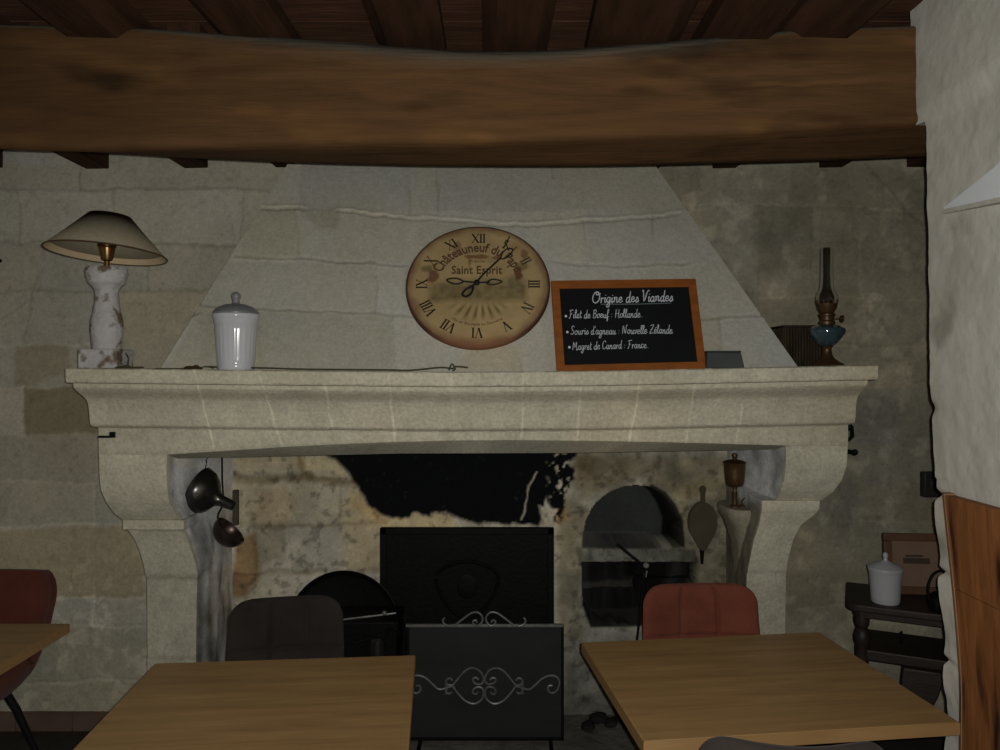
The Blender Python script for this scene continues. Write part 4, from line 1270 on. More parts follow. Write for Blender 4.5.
# cable along the back of the shelf, small brass thing on it
g = Geo()
pts = []
for px_, py_ in [(205, 366.5), (230, 367.5), (265, 368), (300, 369.5), (340, 371), (385, 372), (412, 370.5), (440, 367.5), (452, 368.5), (456, 366.5), (468, 367.5)]:
    d = 2.86
    x = (px_ - 500) * d / F
    z = max(shelf_z(px_, d) + .005, zof(py_, d))
    pts.append((x, min(d, hood_y(z) - .012), z))
g.tube(spline(pts, 5), .0034, 6)
x = (452 - 500) * 2.86 / F
g.tube(spline([(x - .012, 2.86, shelf_z(452, 2.8) + .006), (x, 2.855, shelf_z(452, 2.8) + .03), (x + .012, 2.86, shelf_z(452, 2.8) + .012), (x + .004, 2.85, shelf_z(452, 2.8) + .005)], 5), .0032, 6)
tag(obj('electric_cable', g, M_CABLE, loc=(pts[0][0], pts[0][1], shelf_z(300, 2.8))), 'thin olive cable trailing along the mantel shelf beneath the clock', 'cable')
bp_ = at_shelf(193, 2.83)
bt = thing('brass_switch', 'small brass switch fitting lying between the lamp and the white jar', 'switch', bp_)
g = Geo(); g.loft([[(-.034, -.010, 0), (.03, -.010, 0), (.034, .008, 0), (-.03, .010, 0)], [(-.034, -.011, .006), (.03, -.012, .006), (.034, .010, .006), (-.03, .010, .006)], [(-.022, -.006, .013), (.02, -.006, .013), (.02, .006, .013), (-.022, .006, .013)]])
obj('switch_body', g, M_DBRASS, bt, bevel=.002)
g = Geo().sphere((.012, 0, .013), .006, 8, sc=(1.4, 1, .8)); obj('toggle', g, M_BRASS, bt)
g = Geo().tube(spline([(-.03, 0, .004), (-.06, .004, .003), (-.10, .01, .003), (-.15, .015, .003)], 4), .0022, 6); g.tube(spline([(.03, 0, .006), (.05, .0, .01), (.075, .01, .004)], 4), .0022, 6)
obj('flex', g, M_CABLE, bt)

# ------------------------------------------------------------------ small grey box beside the chalkboard
gp = at_shelf(724, 2.86)
gb = thing('slate_box', 'low grey slate box at the right end of the chalkboard', 'box', gp)
g = Geo(); g.loft([[(-.072, -.02, 0), (.070, -.03, 0), (.072, .03, 0), (-.07, .04, 0)], [(-.068, -.012, .060), (.058, -.022, .060), (.062, .03, .060), (-.066, .04, .060)]])
obj('box_body', g, M_GREYBOX, gb, bevel=.004)
g = Geo(); g.loft([[(-.070, -.016, .060), (.060, -.026, .060), (.064, .034, .060), (-.068, .042, .060)], [(-.068, -.012, .066), (.057, -.022, .066), (.060, .03, .066), (-.066, .04, .066)]])
obj('lid', g, M_GREYBOX, gb, bevel=.002)
# glass pane standing on edge behind it (thin bright line)
# ------------------------------------------------------------------ wicker basket box
wp_ = at_shelf(791, 3.16)
wk = thing('wicker_box', 'dark brown wicker box behind the oil lamp on the mantel', 'basket', wp_)
uw = 3.16 / F
wx0, wx1, wh = -12 * uw, 30 * uw, 38 * uw
g = Geo()
n = 15
for i in range(n):
    xa = wx0 + (wx1 - wx0) * i / n
    g.tube([(xa + .006, -.055, 0), (xa + .006, -.057, wh * .5), (xa + .006, -.055, wh)], .0062, 6)
for i in range(8):
    ya = -.05 + .16 * i / 8
    g.tube([(wx0, ya, 0), (wx0, ya, wh)], .0062, 6)
    g.tube([(wx1, ya, 0), (wx1, ya, wh)], .0062, 6)
g.box((wx0 + .002, -.052, 0), (wx1 - .002, .11, wh))
obj('woven_sides', g, M_WICKER, wk)
g = Geo().box((wx0 - .006, -.064, wh), (wx1 + .006, .115, wh + .010))
obj('lid', g, M_DARKWOOD, wk, bevel=.003)
# flap panel on the left end leaning to the hood
g = Geo().loft([[(wx0 - .090, .09, 0), (wx0 - .004, .03, 0), (wx0 - .004, .05, 0), (wx0 - .09, .11, 0)], [(wx0 - .090, .09, wh - .01), (wx0 - .004, .03, wh), (wx0 - .004, .05, wh), (wx0 - .09, .11, wh - .01)]])
obj('end_flap', g, M_DARKWOOD, wk, smooth=0)

# ------------------------------------------------------------------ oil lamp
op = at_shelf(827, 2.9)
oil = thing('oil_lamp', 'antique oil lamp with blue glass font and tall clear glass chimney', 'oil lamp', op)
u2 = 2.9 / F
S_ = lambda pr: [(r * u2, z * u2) for r, z in pr]
obj('foot', Geo().lathe(S_([(0, 0), (15.5, 0), (16, 1), (15, 2.2), (11, 4.5), (7, 7.5), (5, 11), (4.2, 16), (4.6, 18), (6, 19.5), (0, 19.6)]), 32), M_DBRASS, oil)
obj('font', Geo().lathe(S_([(0, 19.2), (5, 19.4), (9, 22), (14, 28), (17, 32.5), (17.4, 35), (16.5, 37.5), (12, 40), (8, 41.5), (0, 41.5)]), 40), M_BLUEGLASS, oil)
g = Geo().lathe(S_([(0, 41.4), (7.5, 41.5), (7.8, 44), (6.5, 45.5), (7, 49), (8, 50), (8, 51.5), (6.5, 53), (9, 58), (10, 62), (9.2, 62), (6, 55), (0, 54)]), 28)
for k in range(14):
    a = 2 * math.pi * k / 14
    g.tube([(8 * u2 * math.cos(a), 8 * u2 * math.sin(a), 56 * u2), (10.4 * u2 * math.cos(a), 10.4 * u2 * math.sin(a), 66 * u2)], .0022, 5)
obj('burner', g, M_DBRASS, oil)
g = Geo().tube([(7 * u2, -2 * u2, 47 * u2), (13.5 * u2, -3 * u2, 47 * u2)], .0018, 6).lathe([(0, 0), (3.4 * u2, 0), (3.6 * u2, 1.5 * u2), (0, 1.6 * u2)], 16, Matrix.Translation((13 * u2, -3 * u2, 47 * u2)) @ Matrix.Rotation(math.pi / 2, 4, 'Y'))
obj('wick_knob', g, M_DBRASS, oil)
g = Geo().lathe(S_([(7.4, 56), (8.6, 60), (10.2, 65), (10.2, 70), (8, 75), (6.4, 80), (6, 90), (5.8, 118), (5.6, 118), (5.7, 90), (6.1, 80), (7.7, 75), (9.9, 70), (9.9, 65), (8.3, 60), (7.1, 56)]), 32)
g.f = [f for f in g.f if len(f) == 4]
obj('glass_chimney', g, M_CLEAR, oil, smooth=70)

# ------------------------------------------------------------------ hanging kitchen things on the left cheek
hd = 3.14
fun = thing('funnel', 'dark tin funnel hanging sideways from a hook inside the left of the fireplace', 'funnel', W(203, 515, hd))
uu = hd / F
cF = W(203, 493, hd)
ax = Vector((.93, -.10, -.36)).normalized()
z_ = ax; x_ = z_.orthogonal().normalized(); y_ = z_.cross(x_)
MF = Matrix.Translation(cF) @ Matrix((x_, y_, z_)).transposed().to_4x4()
g = Geo().lathe([(r * uu, z * uu) for r, z in [(24, -6), (24.5, -5), (22.5, 2), (17, 9), (10.5, 13.5), (7, 16.5), (5.5, 21), (4.6, 34), (4.2, 34), (5.0, 21), (6.4, 17), (9.8, 14), (16.2, 9.6), (21.8, 2), (23.4, -5)]], 40, MF)
g.f = [f for f in g.f if len(f) == 4]
n = 40
for k in range(n):
    pass
obj('bowl', g, M_TIN, fun, world=True, smooth=50)
g = Geo()
ring = [MF @ Vector((24 * uu * math.cos(a), 24 * uu * math.sin(a), -5.6 * uu)) for a in np.linspace(0, 2 * math.pi, 40, endpoint=False)]
g.tube(ring, .0035, 6, closed=True)
obj('rim', g, M_TIN, fun, world=True)
top_r = max(ring, key=lambda p: p.z)
g = Geo()
hk = W(206, 458, hd)
g.tube(spline([hk + Vector((0, .02, 0)), hk + Vector((0, 0, -.012)), top_r + Vector((.004, -.004, .03)), top_r + Vector((.0, -.006, .004)), top_r + Vector((-.006, .004, -.006))], 5), .0022, 6)
obj('hook', g, M_IRON, fun, world=True)
ld = 3.24
lad = thing('ladle', 'long handled dark copper ladle hanging below the funnel in the fireplace', 'ladle', W(230, 547, ld))
ul = ld / F
cL = W(231, 530, ld)
axl = Vector((.70, .10, .70)).normalized()
x_ = axl.orthogonal().normalized(); y_ = axl.cross(x_)
ML = Matrix.Translation(cL) @ Matrix((x_, y_, axl)).transposed().to_4x4()
rb = 17.5 * ul
pr = [(rb * math.sin(t), -rb * .95 * math.cos(t)) for t in np.linspace(0, math.pi / 2, 12)]
pr += [(r * .95, z + .003) for r, z in pr[::-1]][:-1] + [(0, -rb * .89)]
g = Geo().lathe(pr, 32, ML)
obj('bowl', g, M_COPPER, lad, world=True, smooth=50)
g = Geo()
t0 = W(222, 452, ld); t1 = W(223, 512, ld); 
lip = ML @ Vector((-rb * .0, 0, 0))
cands = [ML @ Vector((rb * math.cos(a), rb * math.sin(a), 0)) for a in np.linspace(0, 2 * math.pi, 48)]
lip = min(cands, key=lambda p: (p - t1).length)
g.tube(spline([t0, W(222.3, 480, ld), W(223, 503, ld), lip + Vector((-.004, .002, .01)), lip + (cL - lip) * .12 + Vector((-.006, 0, -.02))], 5), [.0040] * 21, 8)
obj('handle', g, M_IRON, lad, world=True)
wd = W(236, 508, 3.30)
g = Geo().box((-.013, -.009, -.075), (.011, .012, .08))
g.add([(p[0], p[1], p[2]) for p in []], [])
tag(obj('wooden_batten', Geo().add([Vector(p) + wd for p in g.v], g.f), M_LEATHER, loc=wd, bevel=.004), 'short weathered wooden batten behind the funnel spout', 'batten')

# ------------------------------------------------------------------ brass urn lamp at right of hearth
ur = lc + Vector((W(737, 508, 3.16).x - lc.x, 0.03, 0))
us = 3.19 / F
urn = thing('brass_urn', 'tarnished brass lidded cup on a slim stem, on the ledge inside the hearth', 'urn', ur)
obj('cup', Geo().lathe([(r * us, z * us) for r, z in [(0, 20), (4, 20), (7.6, 21), (9, 24), (9.6, 29), (10.1, 36), (10.6, 43), (11.6, 44.5), (0, 44.5)]], 32), M_DBRASS, urn)
ulid = obj('lid', Geo().lathe([(r * us, z * us) for r, z in [(0, 44.4), (11.5, 44.6), (9, 46), (4, 47), (0, 47.5)]], 28), M_DBRASS, urn)
obj('knob', Geo().lathe([(r * us, z * us) for r, z in [(0, 47), (2, 47.2), (2.2, 49), (3, 50.5), (2.6, 53), (0, 54)]], 20), M_DBRASS, ulid)
obj('stem', Geo().lathe([(r * us, z * us) for r, z in [(0, 0), (5.2, 0), (5.2, 1.2), (2.6, 2.2), (2.6, 5), (2.3, 10), (3.0, 14), (2.0, 16), (2.6, 20), (0, 20.2)]], 24), M_DBRASS, urn)
g = Geo()
ring = [(11 * us + 4 * us * math.cos(a), 0, 4.5 * us + 4 * us * math.sin(a)) for a in np.linspace(0, 2 * math.pi, 20, endpoint=False)]
g.tube(ring, .003, 6, closed=True); g.tube([(4 * us, 0, 1.2 * us), (9 * us, 0, 1.4 * us)], .003, 6)
obj('finger_ring', g, M_DBRASS, urn)
# bellows hanging on the hearth wall
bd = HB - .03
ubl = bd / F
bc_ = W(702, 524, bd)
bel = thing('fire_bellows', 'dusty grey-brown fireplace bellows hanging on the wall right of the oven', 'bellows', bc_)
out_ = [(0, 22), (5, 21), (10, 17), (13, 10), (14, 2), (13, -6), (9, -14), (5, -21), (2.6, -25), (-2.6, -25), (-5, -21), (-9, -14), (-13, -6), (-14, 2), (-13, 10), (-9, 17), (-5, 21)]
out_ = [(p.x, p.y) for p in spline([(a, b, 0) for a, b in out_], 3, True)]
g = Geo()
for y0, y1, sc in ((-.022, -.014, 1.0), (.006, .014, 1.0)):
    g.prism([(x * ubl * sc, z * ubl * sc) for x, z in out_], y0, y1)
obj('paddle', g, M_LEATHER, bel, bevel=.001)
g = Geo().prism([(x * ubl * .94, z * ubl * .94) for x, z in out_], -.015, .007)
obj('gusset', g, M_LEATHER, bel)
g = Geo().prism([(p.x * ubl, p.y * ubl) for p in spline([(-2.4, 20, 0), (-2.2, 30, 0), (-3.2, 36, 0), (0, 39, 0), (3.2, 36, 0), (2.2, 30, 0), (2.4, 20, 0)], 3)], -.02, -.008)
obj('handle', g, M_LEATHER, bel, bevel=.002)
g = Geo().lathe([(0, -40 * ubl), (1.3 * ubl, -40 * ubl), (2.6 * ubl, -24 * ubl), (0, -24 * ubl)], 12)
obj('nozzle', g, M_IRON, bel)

# ------------------------------------------------------------------ hearth ironwork
fb = W(467, 690, 3.455)
fp = thing('fireback', 'tall black cast-iron fireback plate standing against the sooty hearth wall', 'fireback', (fb.x, 3.455, .045))
x0, x1 = W(380, 600, 3.45).x, W(554, 600, 3.45).x
z0, z1 = .046, zof(528, 3.45)
g = Geo().box((x0, 3.45, z0), (x1, 3.478, z1))
obj('plate', g, M_IRON, fp, world=True, bevel=.004)
g = Geo()
e = .03
for a, b in (((x0, z1 - e), (x1, z1)), ((x0, z0), (x0 + e, z1)), ((x1 - e, z0), (x1, z1))):
    g.box((a[0], 3.443, a[1]), (b[0], 3.452, b[1]))
obj('raised_border', g, M_IRON, fp, world=True, bevel=.003)
g = Geo()
cx_, cz_ = (x0 + x1) / 2, zof(585, 3.45)
g.tube(spline([(cx_ - .14, 3.447, cz_ + .05), (cx_, 3.446, cz_ + .11), (cx_ + .14, 3.447, cz_ + .05), (cx_ + .10, 3.447, cz_ - .08), (cx_, 3.446, cz_ - .15), (cx_ - .10, 3.447, cz_ - .08)], 5, True), .008, 8)
g.sphere((cx_, 3.452, cz_ - .01), .05, 10, sc=(1, .12, 1.2))
obj('relief_shield', g, M_IRON, fp, world=True)

# fire screen
sdp = 3.22
sb_ = W(487, 740, sdp)
zfl = .045
scr = thing('fire_screen', 'dark mesh fire screen with wrought scrollwork in front of the fireback', 'fire screen', (sb_.x, sdp, zfl))
def sp(px, py, off=0): return W(px, py, sdp) + Vector((0, -off, 0))
def zx(x, y): return (380 + x / 4.545, 590 + y / 4.545)
zlow = max(zfl + .03, zof(738.5, sdp))
xl, xr = sp(408, 700).x, sp(562.5, 700).x
ztp = sp(500, 625.5).z
g = Geo().box((xl, sdp, zlow), (xr, sdp + .006, ztp))
obj('mesh_panel', g, M_SCREEN, scr, world=True, smooth=0)
for a, b in (((xl - .01, ztp - .006), (xr + .004, ztp + .006)),):
    g = Geo().box((a[0], sdp - .006, a[1]), (b[0], sdp + .010, b[1])); obj('top_rail', g, M_STEEL, scr, world=True, bevel=.002)
g = Geo().box((xl - .006, sdp - .004, zlow - .008), (xr + .006, sdp + .010, zlow + .006)); obj('bottom_rail', g, M_IRON, scr, world=True, bevel=.002)
for xx in (xl, xr):
    g = Geo().box((xx - .006, sdp - .004, zlow - .004), (xx + .006, sdp + .010, ztp + .004)); obj('side_stile', g, M_IRON, scr, world=True, bevel=.002)
for xx in (xl + .05, xr - .05):
    g = Geo().box((xx - .008, sdp - .10, zfl), (xx + .008, sdp + .10, zfl + .012)).box((xx - .007, sdp - .004, zfl), (xx + .007, sdp + .008, zlow)); obj('foot', g, M_IRON, scr, world=True, bevel=.002)
CXS = 474
def scroll(name, lines, r=.0046):
    g = Geo()
    for ln in lines:
        g.tube(spline([sp(*zx(x, y), .010) for x, y in ln], 5), r, 7)
    obj(name, g, M_STEEL, scr, world=True)
topl = [[(296, 122), (286, 136), (296, 153), (318, 160)], [(340, 157), (380, 126), (415, 102), (444, 98), (464, 116), (464, 140), (446, 158), (426, 152), (424, 138), (436, 134), (442, 143)]]
hu = [(330, 430), (350, 405), (385, 365), (418, 350), (452, 362), (470, 392), (468, 415), (450, 424), (428, 416), (422, 400), (436, 394), (448, 404)]
hl = [(330, 430), (355, 465), (390, 500), (430, 512), (462, 492), (471, 462), (462, 440), (442, 436), (424, 448), (424, 464), (438, 468), (446, 458)]
ol = [(318, 432), (298, 442), (268, 446), (240, 424), (212, 398), (180, 385), (150, 388), (134, 410), (142, 448), (165, 464), (184, 452), (182, 432), (166, 430)]
cl1 = [(330, 428), (306, 424), (302, 405), (318, 396), (330, 406)]
cl2 = [(330, 432), (306, 440), (302, 458), (316, 466), (328, 458)]
mir = lambda ln: [(2 * CXS - x, y) for x, y in ln]
scroll('crest_scroll', topl); scroll('crest_scroll', [mir(l) for l in topl])
scroll('centre_scroll', [hu, hl]); scroll('centre_scroll', [mir(hu), mir(hl)])
scroll('side_scroll', [ol, cl1, cl2, [(300, 402), (300, 470)]]); scroll('side_scroll', [mir(l) for l in (ol, cl1, cl2, [(300, 402), (300, 470)])])

# round black pan leaning on the hearth wall
pc = W(344, 627, 3.40)
rp_ = 56 * 3.40 / F
pan = thing('griddle_pan', 'large round black iron pan leaning on the hearth wall left of the fireback', 'pan', (pc.x, 3.40, .045))
cz = .045 + rp_ * 1.0
tz = pc.z
TP = Matrix.Translation((pc.x, 3.40, tz)) @ Matrix.Rotation(math.radians(90 - 8), 4, 'X')
g = Geo().lathe([(0, 0), (rp_ * .9, 0), (rp_ * .96, .012), (rp_, .03), (rp_ * .985, .031), (rp_ * .945, .014), (rp_ * .88, .006), (0, .006)], 56, TP)
obj('pan_dish', g, M_IRON, pan, world=True, smooth=50)
for sd_ in (-1, 1):
    g = Geo().tube([TP @ Vector(p) for p in spline([(sd_ * rp_ * .97, -.05, .02), (sd_ * (rp_ + .025), -.04, .025), (sd_ * (rp_ + .025), .04, .025), (sd_ * rp_ * .97, .05, .02)], 5)], .006, 8)
    obj('handle', g, M_IRON, pan, world=True)
    g = Geo().tube([(pc.x + sd_ * .08, 3.40, .046), (pc.x + sd_ * .08, 3.43, tz - rp_ * .7)], .008)
    obj('foot', g, M_IRON, pan, world=True)

# log basket / andiron with glinting bars
bx = W(378, 650, 3.22)
bas = thing('log_basket', 'low black iron log basket with bar handles beside the fire screen', 'log basket', (bx.x, 3.20, .045))
xl_, xr_ = W(338, 640, 3.22).x, W(400, 640, 3.22).x
g = Geo()
zt2 = zof(616, 3.22)
g.loft([[(xl_ + .02, 3.13, .05), (xr_ - .02, 3.13, .05), (xr_ - .02, 3.30, .05), (xl_ + .02, 3.30, .05)], [(xl_ - .01, 3.10, .618), (xr_ + .005, 3.10, .618), (xr_ + .005, 3.32, .618), (xl_ - .01, 3.32, .618)]])
obj('tub', g, M_IRON, bas, world=True, bevel=.006)
g = Geo().tube([W(332, 621, 3.12), W(360, 617.5, 3.12), W(385, 614.5, 3.12), W(396, 613, 3.13)], .0045, 8)
g.sphere(W(384.5, 613, 3.11), .010, 8)
obj('handle', g, M_STEEL, bas, world=True)
g = Geo().tube(spline([W(354, 643, 3.09), W(372, 638, 3.09), W(386, 633, 3.09), W(392, 627, 3.09), W(398, 623, 3.10)], 5), .007, 8)
g.tube(spline([W(390, 626, 3.095), W(396, 629, 3.095), W(399, 635, 3.10)], 4), .005, 8)
obj('grip', g, M_IRON, bas, world=True)
g = Geo().lathe([(0, 0), (.03, 0), (.034, .02), (.03, .09), (.02, .10), (0, .10)], 20, Matrix.Translation(W(377, 662, 3.07)))
obj('can', g, M_TIN, bas, world=True)

# pokers by the oven
pk = W(640, 600, 3.36)
pok = thing('fire_poker', 'thin iron poker with a pale knob leaning beside the red chair', 'poker', W(633, 690, 3.33))
a, b = W(646, 566, 3.42), W(633, 715, 3.30)
g = Geo().tube([a, W(641, 605, 3.39), W(636.5, 645, 3.36), b], .0055, 8)
obj('shaft', g, M_IRON, pok, world=True)
g = Geo().sphere(a + Vector((0, -.004, .004)), .014, 10); obj('knob', g, M_KNOB, pok, world=True)
g = Geo().tube([a + Vector((0, 0, -.02)), W(645, 577, 3.415)], .008, 8); obj('ferrule', g, M_KNOB, pok, world=True)
g = Geo().tube([W(617, 544, 3.492), W(624, 550, 3.488), W(632, 556.5, 3.484), W(641, 563.5, 3.478)], .007, 8)
tag(obj('oven_rake', g, M_IRON, loc=W(632, 557, 3.49)), 'short black iron rod lying slanted across the bread oven sill', 'rake')

# cinders on the hearth floor, right of the screen
rg = random.Random(4)
for i, (px_, py_, s) in enumerate([(598, 718, .035), (611, 726, .028), (588, 730, .03), (621, 716, .024), (604, 706, .022), (630, 728, .03)]):
    d = 1.615 * F / (py_ - HY)
    d = min(max(d, 3.08), 3.44)
    c = Vector(((px_ - 500) * d / F, d, .045 + s * .55))
    g = Geo()
    n = 9
    prof = [(math.sin(math.pi * k / n), -math.cos(math.pi * k / n)) for k in range(n + 1)]
    T = Matrix.Translation(c) @ Matrix.Rotation(rg.random() * 3, 4, 'Z') @ Matrix.Diagonal((s * 1.5, s, s * .6, 1))
    g.lathe([(max(r, 0) , z) for r, z in prof], 12, T, wob=.35, rnd=rg)
    tag(obj('cinder', g, M_LOG, loc=(c.x, c.y, .045), smooth=0), 'charred lump of cinder on the hearth floor right of the fire screen', 'cinder', 'cinders on the hearth floor')

# ------------------------------------------------------------------ dining tables
def table(name, label, centre, w, d, rz, group='oak dining tables'):
    t = thing(name, label, 'table', centre, rz, group)
    th_ = .034
    g = Geo().box((-w / 2, -d / 2, .75 - th_), (w / 2, d / 2, .75))
    o = obj('table_top', g, M_OAK, t, bevel=.0025)
    g = Geo()
    e = .0015
    g = Geo().box((-w / 2 - e, -d / 2 - e, .75 - th_ + .001), (w / 2 + e, -d / 2 + .004, .7485)); g.box((-w / 2 - e, d / 2 - .004, .75 - th_ + .001), (w / 2 + e, d / 2 + e, .7485))
    g.box((-w / 2 - e, -d / 2, .75 - th_ + .001), (-w / 2 + .004, d / 2, .7485)); g.box((w / 2 - .004, -d / 2, .75 - th_ + .001), (w / 2 + e, d / 2, .7485))
    obj('edge_band', g, M_OAKEDGE, t, smooth=0)
    g = Geo().lathe([(0, .012), (.038, .012), (.038, .70), (0, .70)], 24); obj('column', g, M_BLACK, t)
    g = Geo().box((-.15, -.15, 0), (.15, .15, .014)); obj('base_plate', g, M_BLACK, t, bevel=.004)
    g = Geo().box((-.16, -.16, .70), (.16, .16, .716)); obj('top_plate', g, M_BLACK, t, bevel=.003)
    return t
table('dining_table', 'square oak dining table in front of the fire screen, at lower left', (-.640, 2.012, 0), .80, .70, math.radians(4.8))
table('dining_table', 'oak dining table on the right with the red chair behind it', (.730, 2.222, 0), .840, .672, math.radians(6.8))
table('dining_table', 'oak dining table cut off by the left frame edge', (-1.945, 2.31, 0), .80, .76, math.radians(.4))


# ------------------------------------------------------------------ chairs
def cushion(w0, w1, hgt, thick, r, curve, seams_u, seams_v, n=84, wrap=0.06):
    """upholstered panel in the x-z plane, front towards -y; bottom width w0, top width w1"""
    vs, fs = [], []
    t = np.linspace(-1, 1, n)
    def pt(s, v, side):
        z = v * hgt / 2
        W_ = (w0 + w1) / 2 + (w1 - w0) / 2 * v
        az = abs(z)
        hw = W_ / 2
        rr = r if v > 0 else r * .8
        if az > hgt / 2 - rr:
            k_ = az - (hgt / 2 - rr)
            hw = hw - rr + math.sqrt(max(rr * rr - k_ * k_, 0))
        x = s * hw
        e = (max(0, 1 - abs(s) ** 7) ** .5) * (max(0, 1 - abs(v) ** 9) ** .5)
        y = -wrap * (x / (W_ / 2)) ** 2 if True else 0
        y += -curve * v * v
        dep = 0
        if side < 0:
            for su in seams_u: dep += .55 * math.exp(-((s - su) / .035) ** 2)
            for sv in seams_v: dep += .55 * math.exp(-((v - sv) / .05) ** 2)
            dep = min(dep, .8)
        return (x, y + side * thick / 2 * e * (1 - .75 * dep), z)
    for v in t:
        for s in t: vs.append(pt(s, v, -1))
    o = n * n
    for v in t:
        for s in t: vs.append(pt(s, v, 1))
    for i in range(n - 1):
        for j in range(n - 1):
            a = i * n + j
            fs.append((a, a + 1, a + n + 1, a + n)); fs.append((o + a, o + a + n, o + a + n + 1, o + a + 1))
    bd = [i for i in range(n)] + [n * i + n - 1 for i in range(1, n)] + [n * (n - 1) + j for j in range(n - 2, -1, -1)] + [n * i for i in range(n - 2, 0, -1)]
    for i in range(len(bd)):
        a, b = bd[i], bd[(i + 1) % len(bd)]
        fs.append((a, o + a, o + b, b))
    return vs, fs


def chair(label, loc, rz, fabric, top=.83, seams=True, w=.45, style='grid', group='upholstered dining chairs'):
    c = thing('dining_chair', label, 'chair', loc, rz, group)
    hb = top - .45
    su, sv = ([-.30, .34], [-.02]) if style == 'grid' else ([], [])
    vs, fs = cushion(w * 1.03, w * .97, hb, .055, .075, .012, su, sv)
    T = Matrix.Translation((0, .20, .45 + hb / 2)) @ Matrix.Rotation(math.radians(-9), 4, 'X')
    g = Geo().add(vs, fs, T)
    obj('backrest', g, fabric, c, smooth=50)
    vs, fs = cushion(.42, .46, .46, .085, .10, .0, su if style == 'grid' else [], [0.0] if style == 'grid' else [], wrap=-.02)
    T = Matrix.Translation((0, -.02, .44)) @ Matrix.Rotation(math.radians(-90 - 3), 4, 'X')
    # panel front (-y) becomes the upper side
    T = Matrix.Translation((0, -.02, .44)) @ Matrix.Rotation(math.radians(-90), 4, 'X')
    g = Geo().add(vs, fs, T)
    obj('seat', g, fabric, c, smooth=50)
    # curved junction between seat and back
    g = Geo()
    rings = []
    for t in np.linspace(0, 1, 9):
        a = t * math.pi / 2
        y = .13 + .085 * math.sin(a); z = .425 + .07 * (1 - math.cos(a))
        ww = .19 + .015 * t
        ny, nz = math.sin(a), -math.cos(a)
        rings.append([(-ww, y + .022 * ny, z + .022 * nz), (ww, y + .022 * ny, z + .022 * nz), (ww, y - .022 * ny, z - .022 * nz), (-ww, y - .022 * ny, z - .022 * nz)])
    g.loft(rings)
    obj('back_curve', g, fabric, c, smooth=50, bevel=.008)
    g = Geo().box((-.17, -.18, .382), (.17, .15, .402)); obj('seat_frame', g, M_BLACK, c, bevel=.004)
    for sx in (-1, 1):
        for sy in (-1, 1):
            g = Geo().tube([(sx * .13, sy * .12 - .01, .395), (sx * .155, sy * .15 - .01, .30), (sx * .215, sy * .215 - .01, .0)], [.016, .0145, .010], 12)
            obj('leg', g, M_BLACK, c)
    return c
def tub_chair(label, loc, rz, fabric, top=.835, w=.46, group='upholstered dining chairs'):
    c = thing('dining_chair', label, 'chair', loc, rz, group)
    cl = spline([(0, .245, top), (0, .225, .70), (0, .195, .56), (0, .13, .44), (0, .02, .405), (0, -.12, .41), (0, -.22, .43)], 6)
    n = len(cl); m = 33
    def sheet(off):
        vs = []
        for i, p in enumerate(cl):
            t = (cl[min(i + 1, n - 1)] - cl[max(i - 1, 0)]).normalized()
            nr = Vector((0, t.z, -t.y)).normalized()
            if nr.y > 0 and i < n // 2: nr = -nr
            if nr.z < 0 and i >= n // 2: nr = -nr
            f = i / (n - 1)
            wrap = np.interp(f, [0, .3, .55, .8, 1], [.02, .07, .15, .12, .06])
            end = min(f, 1 - f) * (n - 1)
            hw = w / 2 - .055 * max(0, 1 - end / 5) ** 2
            for j in range(m):
                s_ = -1 + 2 * j / (m - 1)
                x = hw * (math.sin(s_ * 1.25) / math.sin(1.25))
                q = p + nr * (wrap * abs(s_) ** 3.2 + off)
                vs.append((x, q.y, q.z))
        return vs
    A_, B_ = sheet(.02), sheet(-.018)
    o_ = n * m
    fs = []
    for i in range(n - 1):
        for j in range(m - 1):
            q_ = i * m + j
            fs.append((q_, q_ + m, q_ + m + 1, q_ + 1)); fs.append((o_ + q_, o_ + q_ + 1, o_ + q_ + m + 1, o_ + q_ + m))
    bd = list(range(m)) + [m * i + m - 1 for i in range(1, n)] + [m * (n - 1) + j for j in range(m - 2, -1, -1)] + [m * i for i in range(n - 2, 0, -1)]
    for i in range(len(bd)):
        x_, y_ = bd[i], bd[(i + 1) % len(bd)]
        fs.append((x_, y_, o_ + y_, o_ + x_))
    obj('shell', Geo().add(A_ + B_, fs), fabric, c, smooth=60, bevel=.006)
    vs, fs = cushion(.34, .36, .34, .05, .08, .0, [], [], wrap=-.015)
    obj('seat_cushion', Geo().add(vs, fs, Matrix.Translation((0, -.05, .475)) @ Matrix.Rotation(math.radians(-90), 4, 'X')), fabric, c, smooth=50)
    for sx in (-1, 1):
        for sy in (-1, 1):
            obj('leg', Geo().tube([(sx * .12, sy * .10 - .03, .425), (sx * .15, sy * .14 - .03, .32), (sx * .23, sy * .22 - .03, .0)], [.016, .0145, .010], 12), M_BLACK, c)
    return c
chair('brick red upholstered dining chair behind the right oak table', (.772, 2.70, 0), math.radians(3), M_RED, top=.832, w=.452)
chair('dark taupe quilted dining chair behind the lower left oak table', (-.757, 2.60, 0), math.radians(10), M_TAUPE, top=.812, w=.415)
tub_chair('red tub-shaped upholstered chair cut off by the left frame edge', (-2.065, 2.86, 0), math.radians(-3), M_BRICKRED, top=.835, w=.50)
chair('grey-brown chair with only its back top showing at the bottom edge', (.683, 1.885, 0), math.radians(176), M_GREYVEL, top=.820, w=.44, style='plain')

